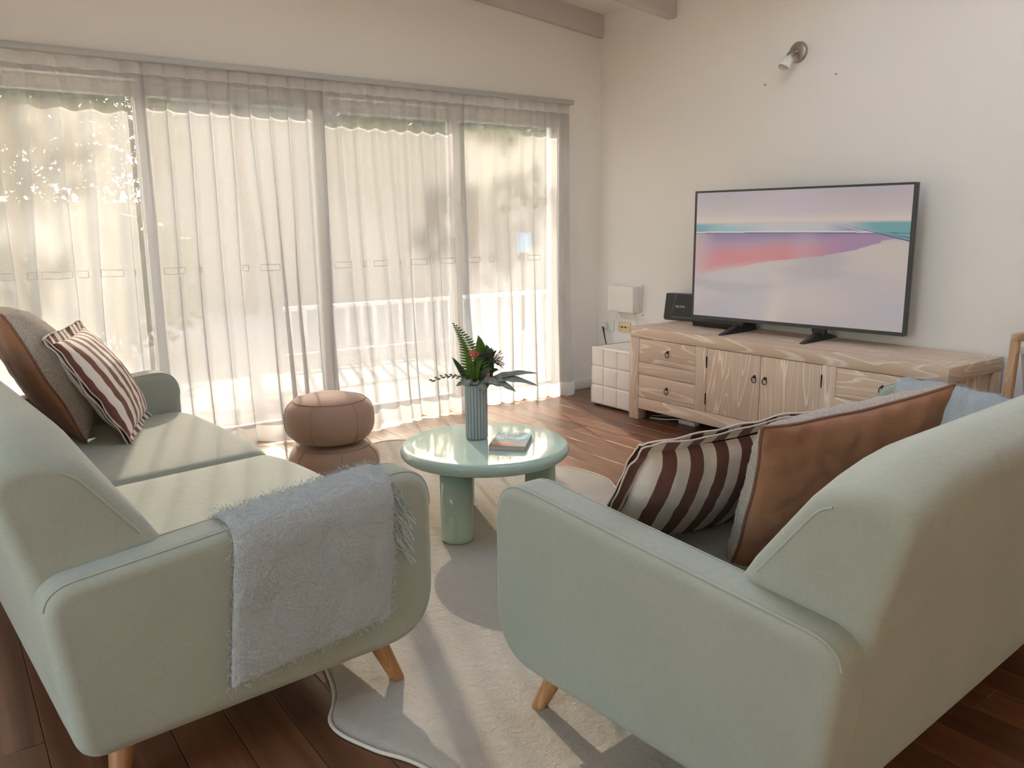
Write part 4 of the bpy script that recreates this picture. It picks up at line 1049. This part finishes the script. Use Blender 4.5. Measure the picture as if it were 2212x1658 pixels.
# local x = along the screen to the right, local +y = away from the viewer
bz = 0.012
box('housing', 0, TW, 0.006, TT, TZ0, TZ1, 'black_plastic', tv, 0.004)
mb = MB(); mb.box(0, TW, 0, 0.008, TZ0, TZ0 + 0.020); mb.box(0, TW, 0, 0.008, TZ1 - bz, TZ1); mb.box(0, bz, 0, 0.008, TZ0 + 0.02, TZ1 - bz); mb.box(TW - bz, TW, 0, 0.008, TZ0 + 0.02, TZ1 - bz)
mb.build('bezel', 'tv_bezel', tv)
def pic(s, t):
    n1 = nz(s * 2.5, t * 9, 1); n2 = nz(s * 6, t * 26, 4); n3 = nz(s * 3, t * 3, 9)
    hz = 0.238 - 0.005 * s
    sky = lerp((172, 162, 166), (200, 184, 176), t / hz); sky = lerp(sky, (190, 176, 186), 0.35 * (n3 + 0.5) + 0.4 * s * (1 - t / hz))
    if t < hz: return lerp(sky, (214, 196, 182), 0.6 * sst(hz - 0.07, hz, t))
    line = 0.322 - 0.006 * math.sin(s * 3)
    coast = np.interp(s, [0, 0.05, 0.12, 0.25, 0.40, 0.55, 0.63, 0.66, 0.72, 0.79, 0.80, 0.86, 0.885, 0.89, 0.94, 1.0], [0.665, 0.66, 0.625, 0.585, 0.535, 0.505, 0.49, 0.478, 0.462, 0.442, 0.430, 0.400, 0.388, 0.372, 0.36, 0.375]) + 0.004 * n2
    salt = lerp((196, 182, 172), (180, 172, 178), 0.5 + 0.7 * n3); salt = lerp(salt, (168, 160, 162), 0.5 * sst(0.1, 0.5, n1) + 0.25 * sst(0.8, 1.0, t)); salt = lerp(salt, (206, 190, 178), 0.55 * sst(0.10, 0.0, abs(s - 0.45 - 0.1 * n3)) * sst(0.55, 0.9, t))
    # light smear across the top of the picture
    band = lerp((150, 176, 178), (186, 184, 182), sst(0.05, 0.45, abs(s - 0.1 - 0.3 * n1))); band = lerp(band, (190, 184, 184), 0.5 * sst(0.2, 0.6, n2 + 0.4))
    d1 = t - (0.235 + (s - 0.66) * 0.42)
    if t < line:
        c = band
        if s > 0.62: 
            c = lerp(c, (142, 142, 172), sst(0.62, 0.8, s) * sst(0.0, 0.02, d1))
            c = lerp(c, (112, 158, 160), sst(0.70, 0.88, s) * sst(0.0, -0.015, d1))
        c = lerp(c, (96, 148, 152), 0.7 * sst(0.14, 0.0, s) * sst(0.0, 0.03, t - hz))
        c = lerp(sky, c, sst(hz, hz + 0.02, t))
        if line - t < 0.010 and s < 0.85: c = (206, 202, 196)
    elif t < coast:
        f = (t - line) / max(0.02, coast - line)
        c = lerp((132, 118, 150), (166, 140, 158), f * 3)
        pk = sst(0.12, 0.55, t - line + 0.16 * (0.6 - s) * 0.6) 
        c = lerp(c, (194, 134, 140), sst(0.2, 0.62, f) * sst(0.92, 0.45, s)); c = lerp(c, (200, 130, 130), 0.8 * sst(0.45, 0.8, f) * sst(0.8, 0.3, s))
        c = lerp(c, (158, 128, 160), 0.7 * sst(0.55, 0.8, s)); c = lerp(c, (190, 166, 164), 0.85 * sst(0.14, 0.0, s)); c = lerp(c, (196, 172, 168), 0.7 * sst(0.80, 1.0, f) * sst(0.5, 0.2, s))
        c = lerp(c, (184, 168, 178), 0.35 * sst(0.1, 0.0, abs(s - 0.56)))
        if t - line < 0.008: c = lerp(c, (90, 92, 120), 0.6)
    else: c = salt
    if s > 0.84:
        y3 = 0.317 + (s - 0.84) * 0.31
        if t > line and t < y3: c = (112, 156, 158)
    for (s0, t0, s1, t1, wd) in ((0.66, 0.233, 1.0, 0.376, 0.0035), (0.845, 0.316, 1.0, 0.322, 0.0028), (0.87, 0.322, 1.0, 0.352, 0.0028)):
        if s0 <= s <= s1 and abs(t - (t0 + (t1 - t0) * (s - s0) / (s1 - s0))) < wd * (0.4 + 0.6 * (s - s0) / (s1 - s0)): c = lerp(c, (58, 82, 100), 0.85 * sst(s0, s0 + 0.15, s) + 0.1)
    return c
painted('screen', 360, 300, pic, lambda s, t: (bz + (TW - 2 * bz) * s, 0.0055, TZ1 - bz - (TZ1 - TZ0 - bz - 0.020) * t), 'screen_picture', tv)
for xf in (0.335, 0.855):
    V = []
    prof = [(-0.205, 0.0, 0.006, 0.012), (-0.19, 0.0, 0.010, 0.016), (-0.03, 0.0, 0.045, 0.022), (0.03, 0.0, 0.048, 0.022), (0.17, 0.0, 0.012, 0.015), (0.20, 0.0, 0.006, 0.010)]
    for yy, z0, h_, w_ in prof: V += [(xf - w_ / 1, yy + 0.02, CHh + z0), (xf + w_, yy + 0.02, CHh + z0), (xf + w_ * 0.6, yy + 0.02, CHh + h_), (xf - w_ * 0.6, yy + 0.02, CHh + h_)]
    F = grid_faces(6, 4, wrap_v=True) + [(0, 1, 2, 3), (23, 22, 21, 20)]
    ft = fix_normals(mk('foot', V, F, 'black_plastic', tv, False))
    Vn = [(xf - 0.036, 0.010, CHh + 0.03), (xf + 0.030, 0.010, CHh + 0.03), (xf + 0.030, 0.040, CHh + 0.03), (xf - 0.036, 0.040, CHh + 0.03), (xf - 0.046, 0.010, TZ0 + 0.004), (xf + 0.040, 0.010, TZ0 + 0.004), (xf + 0.040, 0.040, TZ0 + 0.004), (xf - 0.046, 0.040, TZ0 + 0.004)]
    mk('neck', Vn, BOXF, 'black_plastic', ft, False)

# set-top box and modem
sb = thing('set_top_box', 'flat black set-top box under the left side of the television', 'set-top box', (-0.232, -1.185, CHh), R(-87))
box('case', 0, 0.37, 0.0, 0.175, 0.003, 0.058, 'black_plastic', sb, 0.003)
box('front_strip', 0.004, 0.366, -0.0015, 0.001, 0.006, 0.034, 'black_gloss', sb)
box('top_knob', 0.06, 0.085, 0.02, 0.05, 0.058, 0.066, 'black_plastic', sb, 0.002)
md = thing('modem', 'black angular internet modem behind the left edge of the television', 'modem', (-0.115, -0.815, CHh), R(-80))
V = [(0.0, 0.0, 0.012), (0.012, 0.0, 0.0), (0.27, 0.0, 0.0), (0.27, 0.0, 0.185), (0.020, 0.0, 0.185), (0.0, 0.06, 0.012), (0.012, 0.06, 0.0), (0.27, 0.06, 0.0), (0.27, 0.06, 0.185), (0.020, 0.06, 0.185)]
F = [(0, 1, 2, 3, 4), (9, 8, 7, 6, 5)] + [(i, i + 5, (i + 1) % 5 + 5, (i + 1) % 5) for i in range(5)]
fix_normals(mk('case', V, F, 'black_plastic', md, False))
mk('facet', [(0.052, -0.001, 0.002), (0.066, -0.001, 0.060), (0.105, -0.001, 0.180), (0.100, -0.004, 0.182)], [(0, 1, 2), (0, 2, 3), (0, 3, 1), (1, 3, 2)], 'grey_facet', md, False)
text_mesh('lettering', 'BELONG', 0.020, 'white_ink', md, Matrix.Translation((0.098, -0.0015, 0.098)) @ Matrix.Rotation(PI / 2, 4, 'X'), 0.0003, sx=0.75, space=1.35)
for k in range(9): box('light', 0.075 + k * 0.02, 0.085 + k * 0.02, -0.0012, 0.0, 0.022, 0.0245, 'white_ink', md)

# ------------------------------------------------------------------ wall fittings
nb = thing('wall_junction_box', 'white plastic junction box on the wall above the sockets', 'junction box', (0, 0, 0))
box('cover', -0.085, -0.012, -0.475, -0.20, 0.628, 0.822, 'white_plastic', nb, 0.006, 3)
box('back_plate', -0.014, -0.0005, -0.49, -0.19, 0.64, 0.835, 'white_plastic', nb, 0.003)
def cord(name, label, pts, r, mat):
    P = [Vector(p) for p in pts]; out = []
    for i in range(len(P) - 1):
        p0 = P[max(0, i - 1)]; p1 = P[i]; p2 = P[i + 1]; p3 = P[min(len(P) - 1, i + 2)]
        for t in np.linspace(0, 1, 8, endpoint=False): out.append(0.5 * ((2 * p1) + (-p0 + p2) * t + (2 * p0 - 5 * p1 + 4 * p2 - p3) * t * t + (-p0 + 3 * p1 - 3 * p2 + p3) * t ** 3))
    out.append(P[-1]); return tag(tobj(name, out, r, mat, None, 6), label, 'cord')
cord('thin_white_cord', 'thin white cord looping from the junction box towards the cabinet', [(-0.03, -0.27, 0.632), (-0.02, -0.29, 0.585), (-0.015, -0.34, 0.572), (-0.012, -0.43, 0.580), (-0.012, -0.55, 0.560), (-0.012, -0.75, 0.5)], 0.0035, 'white_plastic')
cord('straight_white_cord', 'straight white cord dropping from the junction box behind the cream socket', [(-0.03, -0.42, 0.632), (-0.02, -0.435, 0.58), (-0.012, -0.45, 0.5), (-0.012, -0.46, 0.3)], 0.0035, 'white_plastic')
ps1 = thing('power_socket', 'white wall socket with a plug in it beside the room corner', 'socket', (0, -0.128, 0.502))
box('plate', -0.009, 0, -0.062, 0.062, -0.042, 0.042, 'white_plastic', ps1, 0.003)
plg = thing('power_plug', 'white plug and black cord in the wall socket', 'plug', (-0.009, -0.105, 0.505))
box('plug_body', -0.035, 0, -0.02, 0.022, -0.022, 0.018, 'white_plastic', plg, 0.007, 3)
V, F = tube([(-0.03, 0.0, -0.012), (-0.04, -0.018, -0.05), (-0.045, -0.04, -0.10), (-0.045, -0.06, -0.16), (-0.04, -0.065, -0.30)], 0.005, 8, rads=[0.009, 0.007, 0.005, 0.0045, 0.0045]); mk('lead', V, F, 'black_plastic', plg)
ps2 = thing('switch_plate', 'cream switch plate with two brown switches beside the white socket', 'switch plate', (0, -0.306, 0.505))
box('plate', -0.009, 0, -0.065, 0.065, -0.037, 0.037, 'cream_plastic', ps2, 0.003)
for yy in (-0.018, 0.018): box('switch', -0.015, -0.009, yy - 0.009, yy + 0.009, -0.006, 0.006, 'switch_brown', ps2, 0.002)
for yy in (-0.048, 0.048): box('screw', -0.0105, -0.009, yy - 0.003, yy + 0.003, -0.003, 0.003, 'switch_brown', ps2)

# spotlight high on the television wall
sl = thing('wall_spotlight', 'nickel wall spotlight with a frosted glass shade', 'wall lamp', (0, -1.722, 2.248))
Vv, Ff = lathe([(0.056, 0.0), (0.058, 0.003), (0.057, 0.014), (0.050, 0.019), (0.03, 0.024), (0.001, 0.028)], 40)
fix_normals(mk('wall_plate', [(-c, a, b) for a, b, c in Vv], Ff, 'nickel', sl))
ax0 = Vector((-0.024, 0.0, 0.0)); ax1 = Vector((-0.068, 0.006, -0.022))
tobj('arm', [ax0, ax0.lerp(ax1, 0.5), ax1], 0.010, 'nickel', sl, 12)
dd = Vector((-0.50, 0.10, -0.80)).normalized()
def orient(prof, org, d, n=32, cap=False):
    q = Vector((0, 0, 1)).rotation_difference(d); Vv, Ff = lathe(prof, n, cap=cap); return [org + q @ Vector(v) for v in Vv], Ff
o0 = ax1 - dd * 0.02
V, F = orient([(0.001, -0.002), (0.016, 0.0), (0.021, 0.010), (0.022, 0.042), (0.018, 0.046)], o0, dd, cap=True); fix_normals(mk('lamp_holder', V, F, 'nickel', sl))
V, F = orient([(0.018, 0.040), (0.030, 0.045), (0.034, 0.095), (0.0355, 0.108), (0.033, 0.108), (0.031, 0.095), (0.026, 0.049), (0.016, 0.046)], o0, dd); mk('lamp_shade', V, F, 'frosted_glass', sl)
V, F = orient([(0.001, 0.050), (0.018, 0.054), (0.022, 0.084), (0.020, 0.092), (0.001, 0.095)], o0, dd); mk('bulb', V, F, 'white_plastic', sl)

# wooden stand at the right edge of the view
ws = thing('wooden_stand', 'light wooden frame stand with a cream sling at the right edge', 'stand', (0, 0, 0))
for y0 in (-3.222, -3.58):
    for xa, xb in ((-0.42, -0.47), (-0.09, -0.05)):
        V = []
        for z, x in ((0.0, xb), (0.76, xa)):
            V += [(x - 0.02, y0 - 0.016, z), (x + 0.02, y0 - 0.016, z), (x + 0.02, y0 + 0.016, z), (x - 0.02, y0 + 0.016, z)]
        bevel_obj(mk('leg', V, BOXF, 'stand_wood', ws, False), 0.004)
    box('top_rail', -0.441, -0.069, y0 - 0.016, y0 + 0.016, 0.748, 0.785, 'stand_wood', ws, 0.006)
    box('lower_rail', -0.46, -0.05, y0 - 0.01, y0 + 0.01, 0.16, 0.19, 'stand_wood', ws, 0.004)
V = []
for i in range(9):
    y = -3.240 - 0.322 * i / 8
    for j in range(9):
        q = j / 8; V.append((-0.40 + 0.29 * q, y, 0.715 - 0.28 * math.sin(PI * q)))
thick(mk('sling', V, grid_faces(9, 9), 'cream_fabric', ws), 0.004)
for xx in (-0.40, -0.11): box('sling_bar', xx - 0.012, xx + 0.012, -3.562, -3.240, 0.695, 0.73, 'cream_fabric', ws, 0.005)
